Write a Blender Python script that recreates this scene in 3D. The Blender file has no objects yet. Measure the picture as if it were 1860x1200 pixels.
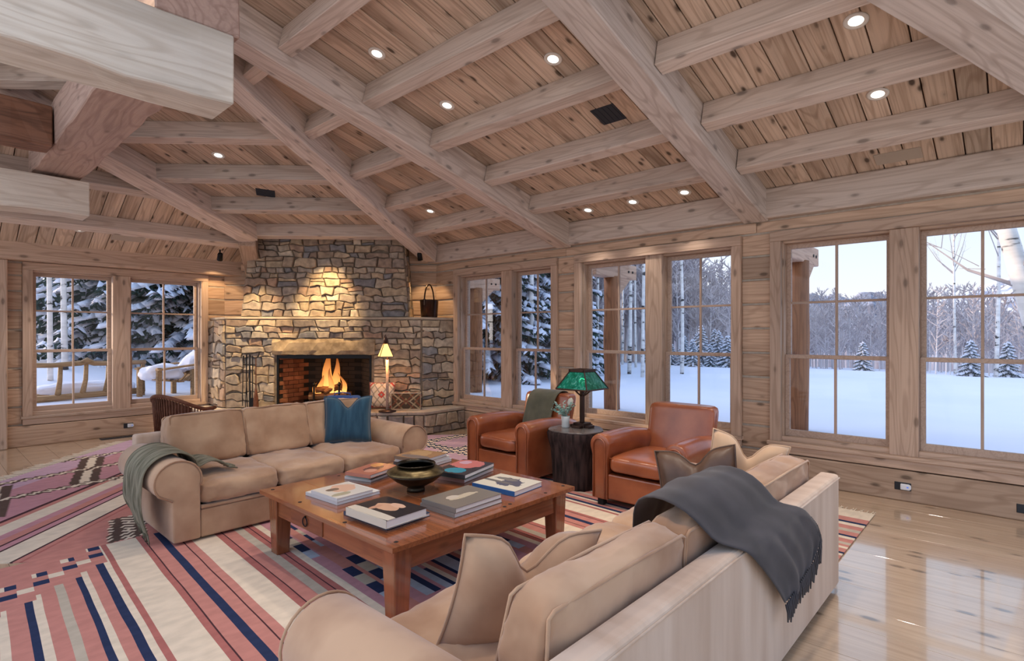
import bpy, bmesh, math, random
from mathutils import Vector, Matrix, noise
R_ = math.radians
scn = bpy.context.scene
COL = scn.collection

# ---------------------------------------------------------------- camera
cam_d = bpy.data.cameras.new('camera')
cam_d.sensor_width = 36.0
cam_d.lens = 1003.69 / 1860 * 36.0
cam_d.shift_y = 8.0 / 1860
cam_d.clip_end = 4000
cam = bpy.data.objects.new('camera', cam_d)
cam.location = (0, 0, 1.5)
cam.rotation_euler = (R_(90), 0, -R_(47.491))
COL.objects.link(cam)
scn.camera = cam

# ---------------------------------------------------------------- view
scn.view_settings.view_transform = 'Standard'
scn.view_settings.look = 'None'
scn.view_settings.exposure = 0.50
scn.view_settings.gamma = 1.0
scn.view_settings.use_curve_mapping = False
scn.cycles.use_denoising = True
scn.cycles.max_bounces = 8
scn.cycles.diffuse_bounces = 4
scn.cycles.transparent_max_bounces = 24
scn.cycles.sample_clamp_indirect = 6.0
scn.cycles.caustics_reflective = False
scn.cycles.caustics_refractive = False

# ---------------------------------------------------------------- world: clear winter evening sky
SKY = 0.93
world = bpy.data.worlds.new('winter_sky')
scn.world = world
world.use_nodes = True
nt = world.node_tree
bg = nt.nodes['Background']
tc = nt.nodes.new('ShaderNodeTexCoord')
sp = nt.nodes.new('ShaderNodeSeparateXYZ')
rp = nt.nodes.new('ShaderNodeValToRGB')
rp.color_ramp.elements[0].position = 0.0
rp.color_ramp.elements[0].color = (0.80, 0.76, 0.77, 1)
rp.color_ramp.elements[1].position = 0.75
rp.color_ramp.elements[1].color = (0.42, 0.62, 0.98, 1)
e = rp.color_ramp.elements.new(0.10); e.color = (0.71, 0.77, 0.87, 1)
e = rp.color_ramp.elements.new(0.28); e.color = (0.53, 0.70, 0.92, 1)
nt.links.new(tc.outputs['Generated'], sp.inputs[0])
nt.links.new(sp.outputs['Z'], rp.inputs[0])
# the sky is brighter and warmer towards the sunset, low on the left
SUN_DIR = Vector((math.sin(R_(-14)) * math.cos(R_(9)), math.cos(R_(-14)) * math.cos(R_(9)), math.sin(R_(9))))
dt = nt.nodes.new('ShaderNodeVectorMath'); dt.operation = 'DOT_PRODUCT'; dt.inputs[1].default_value = SUN_DIR
nt.links.new(tc.outputs['Generated'], dt.inputs[0])
mx0 = nt.nodes.new('ShaderNodeMath'); mx0.operation = 'MAXIMUM'; mx0.inputs[1].default_value = 0.0
nt.links.new(dt.outputs['Value'], mx0.inputs[0])
pw0 = nt.nodes.new('ShaderNodeMath'); pw0.operation = 'POWER'; pw0.inputs[1].default_value = 2.4
nt.links.new(mx0.outputs[0], pw0.inputs[0])
gw = nt.nodes.new('ShaderNodeMix'); gw.data_type = 'RGBA'; gw.blend_type = 'ADD'; gw.clamp_result = False
nt.links.new(pw0.outputs[0], gw.inputs[0]); nt.links.new(rp.outputs[0], gw.inputs[6]); gw.inputs[7].default_value = (2.3, 2.0, 1.85, 1)
nt.links.new(gw.outputs[2], bg.inputs[0])
bg.inputs[1].default_value = SKY

# low winter sun behind the trees to the left of the house
sun_d = bpy.data.lights.new('evening_sun', 'SUN')
sun_d.energy = 2.2
sun_d.color = (1.0, 0.72, 0.45)
sun_d.angle = R_(2)
sun = bpy.data.objects.new('evening_sun', sun_d)
sun.rotation_euler = Vector((math.sin(R_(-32)) * math.cos(R_(12)), math.cos(R_(-32)) * math.cos(R_(12)), math.sin(R_(12)))).to_track_quat('Z', 'Y').to_euler()
COL.objects.link(sun)

DOWN_W = 54.0        # watts of each recessed ceiling lamp and added fill lamp
WARM = (1.0, 0.88, 0.76)

# ---------------------------------------------------------------- materials
MATS = {}
def nodes_of(m):
    m.use_nodes = True
    t = m.node_tree
    return t, t.nodes['Principled BSDF']
def N(t, typ, **kw):
    n = t.nodes.new(typ)
    for k, v in kw.items():
        setattr(n, k, v)
    return n
def ramp(t, stops, interp='LINEAR'):
    r = N(t, 'ShaderNodeValToRGB')
    cr = r.color_ramp
    cr.interpolation = interp
    while len(cr.elements) < len(stops):
        cr.elements.new(0.5)
    for el, (p, c) in zip(cr.elements, stops):
        el.position = p
        el.color = (c[0], c[1], c[2], 1)
    return r
def mixc(t, fac, a, b, mode='MIX'):
    m = N(t, 'ShaderNodeMix', data_type='RGBA', blend_type=mode)
    for sock, v in ((0, fac), (6, a), (7, b)):
        if hasattr(v, 'is_output') or hasattr(v, 'links'):
            t.links.new(v, m.inputs[sock])
        else:
            m.inputs[sock].default_value = v if sock == 0 else (v[0], v[1], v[2], 1)
    return m.outputs[2]
def bump(t, b, h, strength=0.2, dist=0.01):
    n = N(t, 'ShaderNodeBump')
    n.inputs['Strength'].default_value = strength
    n.inputs['Distance'].default_value = dist
    t.links.new(h, n.inputs['Height'])
    t.links.new(n.outputs[0], b.inputs['Normal'])
def objco(t, scale, jitter=37.0):
    """object coordinates, shifted by the object's random number, scaled"""
    c = N(t, 'ShaderNodeTexCoord')
    oi = N(t, 'ShaderNodeObjectInfo')
    mu = N(t, 'ShaderNodeMath', operation='MULTIPLY')
    mu.inputs[1].default_value = jitter
    t.links.new(oi.outputs['Random'], mu.inputs[0])
    ad = N(t, 'ShaderNodeVectorMath', operation='ADD')
    t.links.new(c.outputs['Object'], ad.inputs[0])
    t.links.new(mu.outputs[0], ad.inputs[1])
    mp = N(t, 'ShaderNodeMapping')
    mp.inputs['Scale'].default_value = scale
    t.links.new(ad.outputs[0], mp.inputs[0])
    return ad.outputs[0], mp.outputs[0], oi.outputs['Random']
def plain(name, col, rough=0.6, metal=0.0, spec=0.5, emit=None, es=0.0, sheen=0.0, coat=0.0):
    if name in MATS: return MATS[name]
    m = bpy.data.materials.new(name)
    t, b = nodes_of(m)
    b.inputs['Base Color'].default_value = (*col, 1)
    b.inputs['Roughness'].default_value = rough
    b.inputs['Metallic'].default_value = metal
    b.inputs['Specular IOR Level'].default_value = spec
    b.inputs['Sheen Weight'].default_value = sheen
    b.inputs['Coat Weight'].default_value = coat
    if emit:
        b.inputs['Emission Color'].default_value = (*emit, 1)
        b.inputs['Emission Strength'].default_value = es
    MATS[name] = m
    return m
def wood(name, light, dark, grain=(1.2, 22, 22), rough=0.6, vary=0.35, knots=0.6, stain=0.3, spec=0.3, coat=0.0, bmp=0.15, warm=None, rings=0.5):
    """boards whose length lies along local X"""
    m = bpy.data.materials.new(name)
    t, b = nodes_of(m)
    raw, g, rnd = objco(t, grain)
    mp1 = N(t, 'ShaderNodeMapping'); mp1.inputs['Scale'].default_value = (grain[0] * 1.3, grain[1] * 2.4, grain[2] * 2.4)
    t.links.new(raw, mp1.inputs[0])
    n1 = N(t, 'ShaderNodeTexNoise'); n1.inputs['Scale'].default_value = 1.0
    n1.inputs['Detail'].default_value = 6; n1.inputs['Distortion'].default_value = 0.4
    t.links.new(mp1.outputs[0], n1.inputs['Vector'])
    half = [x * 0.45 + y * 0.55 for x, y in zip(light, dark)]
    r1 = ramp(t, [(0.32, half), (0.52, light), (0.78, [min(1, c * 1.1) for c in light])])
    t.links.new(n1.outputs[0], r1.inputs[0])
    # growth rings: contour lines of a stretched noise
    mp2 = N(t, 'ShaderNodeMapping'); mp2.inputs['Scale'].default_value = (grain[0] * 0.5, 4.6, 4.6)
    t.links.new(raw, mp2.inputs[0])
    n2 = N(t, 'ShaderNodeTexNoise'); n2.inputs['Scale'].default_value = 1.0; n2.inputs['Detail'].default_value = 1.0
    t.links.new(mp2.outputs[0], n2.inputs['Vector'])
    sn = N(t, 'ShaderNodeMath', operation='MULTIPLY'); sn.inputs[1].default_value = 75
    t.links.new(n2.outputs[0], sn.inputs[0])
    s2 = N(t, 'ShaderNodeMath', operation='SINE'); t.links.new(sn.outputs[0], s2.inputs[0])
    r2 = ramp(t, [(0.45, (0, 0, 0)), (1.0, (1, 1, 1))])
    t.links.new(s2.outputs[0], r2.inputs[0])
    f2 = N(t, 'ShaderNodeMath', operation='MULTIPLY'); f2.inputs[1].default_value = rings
    t.links.new(r2.outputs[0], f2.inputs[0])
    c = mixc(t, f2.outputs[0], r1.outputs[0], dark)
    # knots
    if knots > 0:
        mp3 = N(t, 'ShaderNodeMapping'); mp3.inputs['Scale'].default_value = (3.2, 7.5, 7.5)
        t.links.new(raw, mp3.inputs[0])
        v = N(t, 'ShaderNodeTexVoronoi'); v.inputs['Scale'].default_value = 1.0
        t.links.new(mp3.outputs[0], v.inputs['Vector'])
        rk = ramp(t, [(0.09, (1, 1, 1)), (0.14, (0.55, 0.55, 0.55)), (0.165, (0.2, 0.2, 0.2)), (0.27, (0, 0, 0))])
        t.links.new(v.outputs['Distance'], rk.inputs[0])
        fk = N(t, 'ShaderNodeMath', operation='MULTIPLY'); fk.inputs[1].default_value = knots
        t.links.new(rk.outputs[0], fk.inputs[0])
        c = mixc(t, fk.outputs[0], c, [x * 0.22 for x in dark])
    # weather stains running with the grain
    if stain > 0:
        mp4 = N(t, 'ShaderNodeMapping'); mp4.inputs['Scale'].default_value = (0.7, 5, 5)
        t.links.new(raw, mp4.inputs[0])
        n4 = N(t, 'ShaderNodeTexNoise'); n4.inputs['Scale'].default_value = 1.0; n4.inputs['Detail'].default_value = 3
        t.links.new(mp4.outputs[0], n4.inputs['Vector'])
        r4 = ramp(t, [(0.54, (0, 0, 0)), (0.72, (1, 1, 1))])
        t.links.new(n4.outputs[0], r4.inputs[0])
        f4 = N(t, 'ShaderNodeMath', operation='MULTIPLY'); f4.inputs[1].default_value = stain
        t.links.new(r4.outputs[0], f4.inputs[0])
        c = mixc(t, f4.outputs[0], c, [x * 0.55 for x in dark])
    # board to board
    rr = ramp(t, [(0.0, [1 - vary] * 3), (0.5, (1.0, 0.96, 0.93)), (1.0, (1 + vary * .4, 1 + vary * .35, 1 + vary * .3))])
    if warm: rr.color_ramp.elements[0].color = (*warm, 1)
    t.links.new(rnd, rr.inputs[0])
    c = mixc(t, 1.0, c, rr.outputs[0], 'MULTIPLY')
    t.links.new(c, b.inputs['Base Color'])
    b.inputs['Roughness'].default_value = rough
    b.inputs['Specular IOR Level'].default_value = spec
    b.inputs['Coat Weight'].default_value = coat
    b.inputs['Coat Roughness'].default_value = 0.06
    if bmp: bump(t, b, n1.outputs[0], bmp, 0.004)
    MATS[name] = m
    return m
def mottled(name, a, bcol, scale=3.0, rough=0.85, sheen=0.0, spec=0.2, bmp=0.0, bscale=60, stretch=(1, 1, 1), lo=0.35, hi=0.65, metal=0.0, coat=0.0, vary=0.0):
    m = bpy.data.materials.new(name)
    t, b = nodes_of(m)
    raw, g, rnd = objco(t, stretch)
    n1 = N(t, 'ShaderNodeTexNoise'); n1.inputs['Scale'].default_value = scale; n1.inputs['Detail'].default_value = 4
    t.links.new(g, n1.inputs['Vector'])
    r1 = ramp(t, [(lo, a), (hi, bcol)])
    t.links.new(n1.outputs[0], r1.inputs[0])
    c = r1.outputs[0]
    if vary:
        rr = ramp(t, [(0.0, [1 - vary] * 3), (1.0, [1 + vary * .5] * 3)])
        t.links.new(rnd, rr.inputs[0])
        c = mixc(t, 1.0, c, rr.outputs[0], 'MULTIPLY')
    t.links.new(c, b.inputs['Base Color'])
    b.inputs['Roughness'].default_value = rough
    b.inputs['Specular IOR Level'].default_value = spec
    b.inputs['Sheen Weight'].default_value = sheen
    b.inputs['Metallic'].default_value = metal
    b.inputs['Coat Weight'].default_value = coat
    b.inputs['Coat Roughness'].default_value = 0.25
    if bmp:
        n2 = N(t, 'ShaderNodeTexNoise'); n2.inputs['Scale'].default_value = bscale; n2.inputs['Detail'].default_value = 3
        t.links.new(raw, n2.inputs['Vector'])
        bump(t, b, n2.outputs[0], bmp, 0.003)
    MATS[name] = m
    return m
def stone_mat(name, cols):
    m = bpy.data.materials.new(name)
    t, b = nodes_of(m)
    raw, g, rnd = objco(t, (1, 1, 1))
    k = len(cols)
    r0 = ramp(t, [(i / k, c) for i, c in enumerate(cols)], 'CONSTANT')
    t.links.new(rnd, r0.inputs[0])
    n1 = N(t, 'ShaderNodeTexNoise'); n1.inputs['Scale'].default_value = 14; n1.inputs['Detail'].default_value = 6
    t.links.new(raw, n1.inputs['Vector'])
    r1 = ramp(t, [(0.3, (0.62, 0.60, 0.60)), (0.7, (1.15, 1.12, 1.06))])
    t.links.new(n1.outputs[0], r1.inputs[0])
    c = mixc(t, 1.0, r0.outputs[0], r1.outputs[0], 'MULTIPLY')
    t.links.new(c, b.inputs['Base Color'])
    b.inputs['Roughness'].default_value = 0.85
    b.inputs['Specular IOR Level'].default_value = 0.25
    bump(t, b, n1.outputs[0], 0.5, 0.012)
    MATS[name] = m
    return m

wood('ceiling_pine', (0.67, 0.545, 0.44), (0.37, 0.26, 0.185), grain=(0.9, 20, 20), vary=0.26, knots=0.95, stain=0.65)
wood('beam_fir', (0.71, 0.635, 0.585), (0.45, 0.365, 0.315), grain=(0.9, 18, 18), vary=0.12, knots=0.55, stain=0.22)
wood('purlin_fir', (0.67, 0.585, 0.525), (0.47, 0.38, 0.32), grain=(1.1, 22, 22), vary=0.16, knots=0.6, stain=0.3)
wood('hewn_pale', (0.76, 0.73, 0.66), (0.56, 0.50, 0.42), grain=(1.0, 14, 14), vary=0.08, knots=0.12, stain=0.35, bmp=0.9)
wood('wall_log', (0.57, 0.415, 0.305), (0.36, 0.235, 0.16), grain=(1.0, 16, 16), vary=0.30, knots=0.75, stain=0.3)
wood('trim_pine', (0.56, 0.42, 0.33), (0.36, 0.25, 0.18), grain=(1.0, 20, 20), vary=0.14, knots=0.6, stain=0.2)
wood('sash_pine', (0.50, 0.38, 0.31), (0.38, 0.28, 0.22), grain=(1.0, 30, 30), vary=0.06, knots=0.0, stain=0.1)
wood('floor_pine', (0.57, 0.425, 0.29), (0.44, 0.31, 0.20), grain=(0.6, 12, 12), rough=0.22, vary=0.10, knots=0.75, stain=0.2, spec=0.6, coat=1.0, bmp=0.0, rings=0.3)
wood('table_cherry', (0.28, 0.092, 0.036), (0.14, 0.042, 0.017), grain=(1.2, 18, 18), rough=0.2, vary=0.10, knots=0.35, stain=0.3, spec=0.5, coat=0.6, bmp=0.03, rings=0.25)
wood('post_brown', (0.33, 0.14, 0.06), (0.16, 0.06, 0.025), grain=(1.0, 14, 14), vary=0.1, knots=0.4)
wood('porch_beam', (0.56, 0.36, 0.25), (0.34, 0.19, 0.12), grain=(1.0, 14, 14), vary=0.1, knots=0.4)
wood('aged_log', (0.36, 0.24, 0.125), (0.20, 0.125, 0.06), grain=(1.5, 20, 20), vary=0.2, knots=0.4)
wood('firewood', (0.20, 0.10, 0.05), (0.04, 0.02, 0.01), grain=(1.5, 20, 20), vary=0.2, knots=0.2)
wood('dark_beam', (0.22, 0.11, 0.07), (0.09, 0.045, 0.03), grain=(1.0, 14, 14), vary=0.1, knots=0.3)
stone_mat('rubble', [(0.47, 0.37, 0.27), (0.36, 0.285, 0.22), (0.43, 0.385, 0.34), (0.54, 0.44, 0.33), (0.30, 0.255, 0.225),
                     (0.44, 0.31, 0.235), (0.40, 0.34, 0.29), (0.64, 0.56, 0.46), (0.25, 0.25, 0.27), (0.49, 0.40, 0.29),
                     (0.34, 0.26, 0.21), (0.43, 0.35, 0.27), (0.37, 0.31, 0.26), (0.50, 0.43, 0.35)])
mottled('mortar', (0.17, 0.135, 0.105), (0.25, 0.20, 0.155), scale=20, rough=0.95)
mottled('hearth_cap', (0.44, 0.36, 0.28), (0.56, 0.47, 0.38), scale=6, rough=0.8, bmp=0.3, bscale=30, vary=0.15)
mottled('lintel_stone', (0.26, 0.19, 0.12), (0.46, 0.35, 0.23), scale=9, rough=0.85, bmp=0.8, bscale=14)
mottled('chinking', (0.42, 0.37, 0.31), (0.50, 0.45, 0.38), scale=20, rough=0.95)
mottled('suede', (0.35, 0.19, 0.105), (0.56, 0.36, 0.225), scale=2.9, rough=0.88, sheen=0.35, bmp=0.12, bscale=7)
mottled('suede_back', (0.52, 0.36, 0.255), (0.66, 0.50, 0.385), scale=2.2, rough=0.88, sheen=0.35, bmp=0.12, bscale=9, stretch=(4, 1, 0.5))
mottled('suede_light', (0.50, 0.325, 0.20), (0.60, 0.41, 0.27), scale=3.0, rough=0.85, sheen=0.3, bmp=0.1, bscale=9)
mottled('club_leather', (0.22, 0.052, 0.019), (0.37, 0.105, 0.038), scale=3.5, rough=0.30, spec=0.5, coat=0.5, bmp=0.12, bscale=16)
mottled('dark_leather', (0.065, 0.034, 0.022), (0.14, 0.08, 0.052), scale=4, rough=0.42, spec=0.4, bmp=0.35, bscale=14)
mottled('charcoal_wool', (0.045, 0.040, 0.043), (0.072, 0.064, 0.069), scale=5, rough=0.95, sheen=0.15)
mottled('olive_wool', (0.085, 0.085, 0.06), (0.12, 0.115, 0.08), scale=8, rough=0.95, sheen=0.3)
mottled('blue_linen', (0.018, 0.055, 0.095), (0.034, 0.095, 0.145), scale=4, rough=0.9, sheen=0.3, stretch=(6, 1, 1), bmp=0.1, bscale=60)
mottled('snow', (0.76, 0.79, 0.91), (0.82, 0.84, 0.94), scale=0.4, rough=0.8, spec=0.1)
mottled('needles', (0.020, 0.048, 0.044), (0.05, 0.09, 0.07), scale=2, rough=0.9)
mottled('spruce_bark', (0.05, 0.035, 0.028), (0.10, 0.075, 0.06), scale=6, rough=0.95)
mottled('twig', (0.38, 0.33, 0.34), (0.58, 0.53, 0.54), scale=1.5, rough=0.95, vary=0.3)
mottled('bronze', (0.020, 0.017, 0.014), (0.055, 0.043, 0.028), scale=8, rough=0.28, metal=0.85, spec=0.6)
mottled('bronze_band', (0.075, 0.056, 0.028), (0.19, 0.145, 0.07), scale=25, rough=0.35, metal=0.8)
mottled('bark', (0.012, 0.008, 0.008), (0.06, 0.036, 0.032), scale=5, rough=0.8, stretch=(6, 6, 0.7), bmp=1.0, bscale=18)
mottled('stump_top', (0.10, 0.085, 0.08), (0.19, 0.165, 0.155), scale=4, rough=0.25, spec=0.6)
mottled('brick', (0.16, 0.06, 0.035), (0.28, 0.12, 0.07), scale=5, rough=0.9, vary=0.3)
mottled('wicker', (0.12, 0.045, 0.026), (0.20, 0.085, 0.05), scale=20, rough=0.6)
mottled('copper_dark', (0.035, 0.022, 0.017), (0.085, 0.05, 0.035), scale=3, rough=0.25, metal=0.8)
plain('black_iron', (0.012, 0.012, 0.013), 0.45, 0.6)
plain('soot', (0.012, 0.010, 0.009), 0.9)
plain('soot_panel', (0.035, 0.026, 0.022), 0.9)
plain('lamp_bronze', (0.055, 0.028, 0.022), 0.4, 0.6)
plain('light_trim', (0.78, 0.75, 0.70), 0.35)
plain('lamp_lens', (0.9, 0.9, 0.85), 0.4, emit=(1.0, 0.95, 0.85), es=2.5)
plain('vent_dark', (0.020, 0.026, 0.040), 0.6)
plain('panel_grey', (0.47, 0.40, 0.33), 0.6)
plain('outlet_black', (0.012, 0.016, 0.024), 0.4)
plain('outlet_white', (0.80, 0.82, 0.86), 0.35)
plain('outlet_blue', (0.05, 0.12, 0.5), 0.3, emit=(0.1, 0.25, 1.0), es=0.4)
plain('page_white', (0.80, 0.80, 0.80), 0.7)
plain('ceramic', (0.56, 0.58, 0.57), 0.4)
plain('candle', (0.85, 0.76, 0.68), 0.5)
mottled('sage', (0.20, 0.38, 0.34), (0.40, 0.58, 0.52), scale=8, rough=0.8)
def green_glass_mat():
    m = bpy.data.materials.new('green_glass')
    t, b = nodes_of(m)
    raw, g, rnd = objco(t, (5, 5, 2))
    n1 = N(t, 'ShaderNodeTexNoise'); n1.inputs['Scale'].default_value = 4; n1.inputs['Distortion'].default_value = 2.5
    t.links.new(g, n1.inputs['Vector'])
    r1 = ramp(t, [(0.3, (0.004, 0.13, 0.075)), (0.55, (0.01, 0.27, 0.18)), (0.75, (0.16, 0.52, 0.46))])
    t.links.new(n1.outputs[0], r1.inputs[0])
    t.links.new(r1.outputs[0], b.inputs['Base Color'])
    b.inputs['Roughness'].default_value = 0.12
    b.inputs['Transmission Weight'].default_value = 0.25
    MATS['green_glass'] = m
green_glass_mat()
plain('bulb_glow', (1, 0.9, 0.7), 0.4, emit=(1.0, 0.78, 0.5), es=6.0)
mottled('forest_stem', (0.46, 0.41, 0.42), (0.84, 0.80, 0.80), scale=0.6, rough=0.95)
wood('hewn_shaded', (0.52, 0.37, 0.31), (0.34, 0.22, 0.18), grain=(1.2, 12, 12), vary=0.08, knots=0.4, stain=0.3, bmp=0.8)  # pale hewn wood with shade and warm floor bounce put into its colour
# ---------------------------------------------------------------- geometry helpers
def tag(o, label=None, cat=None, group=None, kind=None):
    if label: o['label'] = label
    if cat: o['category'] = cat
    if group: o['group'] = group
    if kind: o['kind'] = kind
    return o
def link(o, parent=None, M=None):
    COL.objects.link(o)
    if parent is not None: o.parent = parent
    if M is not None: o.matrix_basis = M
    return o
def empty(name, loc=(0, 0, 0), rz=0.0, label=None, cat=None, group=None):
    o = bpy.data.objects.new(name, None)
    o.empty_display_size = 0.1
    link(o, None, Matrix.Translation(loc) @ Matrix.Rotation(rz, 4, 'Z'))
    return tag(o, label, cat, group)
def mesh(name, V, F, mats, smooth=False, fm=None, bev=0.0, seg=1, ang=35):
    me = bpy.data.meshes.new(name)
    me.from_pydata([tuple(v) for v in V], [], F)
    if not isinstance(mats, (list, tuple)): mats = [mats]
    for m in mats: me.materials.append(MATS[m] if isinstance(m, str) else m)
    if fm:
        me.polygons.foreach_set('material_index', fm)
    bm = bmesh.new(); bm.from_mesh(me)
    bmesh.ops.recalc_face_normals(bm, faces=bm.faces)
    if bev > 0:
        es = [e for e in bm.edges if len(e.link_faces) == 2 and e.calc_face_angle(0) > R_(ang)]
        bmesh.ops.bevel(bm, geom=es, offset=bev, segments=seg, profile=0.5, affect='EDGES', clamp_overlap=True)
    for f in bm.faces: f.smooth = smooth
    bm.to_mesh(me); bm.free()
    me.update()
    return me
def put(name, V, F, mats, parent=None, M=None, **kw):
    return link(bpy.data.objects.new(name, mesh(name, V, F, mats, **kw)), parent, M)
BF = [(0, 3, 2, 1), (4, 5, 6, 7), (0, 1, 5, 4), (1, 2, 6, 5), (2, 3, 7, 6), (3, 0, 4, 7)]
def bx(x0, x1, y0, y1, z0, z1):
    return [(x0, y0, z0), (x1, y0, z0), (x1, y1, z0), (x0, y1, z0), (x0, y0, z1), (x1, y0, z1), (x1, y1, z1), (x0, y1, z1)]
def join(*parts):
    V, F = [], []
    for v, f in parts:
        k = len(V)
        V += list(v); F += [tuple(i + k for i in q) for q in f]
    return V, F
def box(name, x0, x1, y0, y1, z0, z1, mat, parent=None, bev=0.004, seg=1, along='auto', smooth=False, M=None):
    """axis-aligned box; its local X axis is turned along its longest side so that the grain follows"""
    d = (x1 - x0, y1 - y0, z1 - z0)
    c = Vector(((x0 + x1) / 2, (y0 + y1) / 2, (z0 + z1) / 2))
    ax = max(range(3), key=lambda i: d[i]) if along == 'auto' else 'xyz'.index(along)
    R = [Matrix.Identity(4), Matrix.Rotation(R_(90), 4, 'Z'), Matrix.Rotation(R_(-90), 4, 'Y')][ax]
    l = [d, (d[1], d[0], d[2]), (d[2], d[1], d[0])][ax]
    V = bx(-l[0] / 2, l[0] / 2, -l[1] / 2, l[1] / 2, -l[2] / 2, l[2] / 2)
    T = Matrix.Translation(c) @ R
    return put(name, V, BF, mat, parent, (M @ T) if M else T, bev=bev, seg=seg, smooth=smooth)
def frame(p, x, z):
    x = Vector(x).normalized(); z = Vector(z)
    y = z.cross(x).normalized(); z = x.cross(y)
    return Matrix(((x[0], y[0], z[0], p[0]), (x[1], y[1], z[1], p[1]), (x[2], y[2], z[2], p[2]), (0, 0, 0, 1)))
def timber(name, p0, p1, w, d, mat, parent=None, up=(0, 0, 1), bev=0.012, seg=1, rough=0.0, seed=0, n=1, top=True):
    """squared timber from p0 to p1 (centre of its top face if top), w wide, d deep"""
    p0, p1 = Vector(p0), Vector(p1)
    L = (p1 - p0).length
    M = frame(p0, p1 - p0, up)
    rnd = random.Random(seed)
    z0, z1 = (-d, 0) if top else (-d / 2, d / 2)
    if n <= 1:
        V, F = bx(0, L, -w / 2, w / 2, z0, z1), BF
    else:
        V, F = [], []
        for i in range(n + 1):
            x = L * i / n
            j = lambda: rnd.uniform(-rough, rough)
            V += [(x, -w / 2 + j(), z0 + j()), (x, w / 2 + j(), z0 + j()), (x, w / 2 + j(), z1), (x, -w / 2 + j(), z1)]
        for i in range(n):
            a, b = 4 * i, 4 * i + 4
            for q in range(4):
                F.append((a + q, b + q, b + (q + 1) % 4, a + (q + 1) % 4))
        F += [(0, 1, 2, 3), tuple(4 * n + q for q in (3, 2, 1, 0))]
    return put(name, V, F, mat, parent, M, bev=bev, seg=seg)
def quad_plank(name, pts, nrm, t, xdir, mat, parent):
    """four-cornered board: bottom face pts, thickness t along nrm"""
    c = sum((Vector(p) for p in pts), Vector()) / len(pts)
    M = frame(c, xdir, nrm); Mi = M.inverted()
    lo = [Mi @ Vector(p) for p in pts]
    V = [tuple(p) for p in lo] + [(p[0], p[1], p[2] + t) for p in lo]
    n = len(pts)
    F = [tuple(range(n))[::-1], tuple(range(n, 2 * n))] + [(i, (i + 1) % n, n + (i + 1) % n, n + i) for i in range(n)]
    return put(name, V, F, mat, parent, M, bev=0.0035)
def prism(poly, h0, h1, axis='z'):
    """poly of 2D points extruded: axis z -> (x,y,h); axis y -> (x,h,z); axis x -> (h,y,z)"""
    def P(p, h):
        return {'z': (p[0], p[1], h), 'y': (p[0], h, p[1]), 'x': (h, p[0], p[1])}[axis]
    n = len(poly)
    V = [P(p, h0) for p in poly] + [P(p, h1) for p in poly]
    F = [tuple(range(n))[::-1], tuple(range(n, 2 * n))] + [(i, (i + 1) % n, n + (i + 1) % n, n + i) for i in range(n)]
    return V, F
def tube(path, rad, n=8, cap=True):
    path = [Vector(p) for p in path]
    if not isinstance(rad, (list, tuple)): rad = [rad] * len(path)
    V, F = [], []
    up = Vector((0.13, 0.31, 0.94))
    prev = None
    for i, p in enumerate(path):
        d = (path[min(i + 1, len(path) - 1)] - path[max(i - 1, 0)])
        d = d.normalized() if d.length > 1e-9 else Vector((0, 0, 1))
        if prev is None:
            a = up if abs(d.dot(up)) < 0.95 else Vector((1, 0, 0))
            u = d.cross(a).normalized()
        else:
            u = (prev - d * prev.dot(d)).normalized()
        prev = u
        v = d.cross(u)
        for k in range(n):
            t = 2 * math.pi * k / n
            V.append(p + (u * math.cos(t) + v * math.sin(t)) * rad[i])
    m = len(path)
    for i in range(m - 1):
        for k in range(n):
            F.append((i * n + k, i * n + (k + 1) % n, (i + 1) * n + (k + 1) % n, (i + 1) * n + k))
    if cap:
        F.append(tuple(range(n))[::-1]); F.append(tuple((m - 1) * n + k for k in range(n)))
    return V, F
def lathe(prof, n=24, c=(0, 0, 0)):
    V, F = [], []
    for r, z in prof:
        for k in range(n):
            t = 2 * math.pi * k / n
            V.append((c[0] + r * math.cos(t), c[1] + r * math.sin(t), c[2] + z))
    for i in range(len(prof) - 1):
        for k in range(n):
            F.append((i * n + k, i * n + (k + 1) % n, (i + 1) * n + (k + 1) % n, (i + 1) * n + k))
    if prof[0][0] > 1e-5: F.append(tuple(range(n))[::-1])
    if prof[-1][0] > 1e-5: F.append(tuple((len(prof) - 1) * n + k for k in range(n)))
    return V, F
def blob(n, f):
    """cube grid of n*n faces, f maps (a,b,c) in [-1,1]^3 to a point; welded"""
    V, F, idx = [], [], {}
    def vid(a, b, c):
        k = (round(a, 5), round(b, 5), round(c, 5))
        if k not in idx:
            idx[k] = len(V); V.append(f(a, b, c))
        return idx[k]
    g = [-1 + 2 * i / n for i in range(n + 1)]
    for s in (-1, 1):
        for i in range(n):
            for j in range(n):
                q = [(g[i], g[j]), (g[i + 1], g[j]), (g[i + 1], g[j + 1]), (g[i], g[j + 1])]
                for order in ((lambda u, v: (s, u, v)), (lambda u, v: (u, s, v)), (lambda u, v: (u, v, s))):
                    F.append(tuple(vid(*order(u, v)) for u, v in q))
    return V, F
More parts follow.
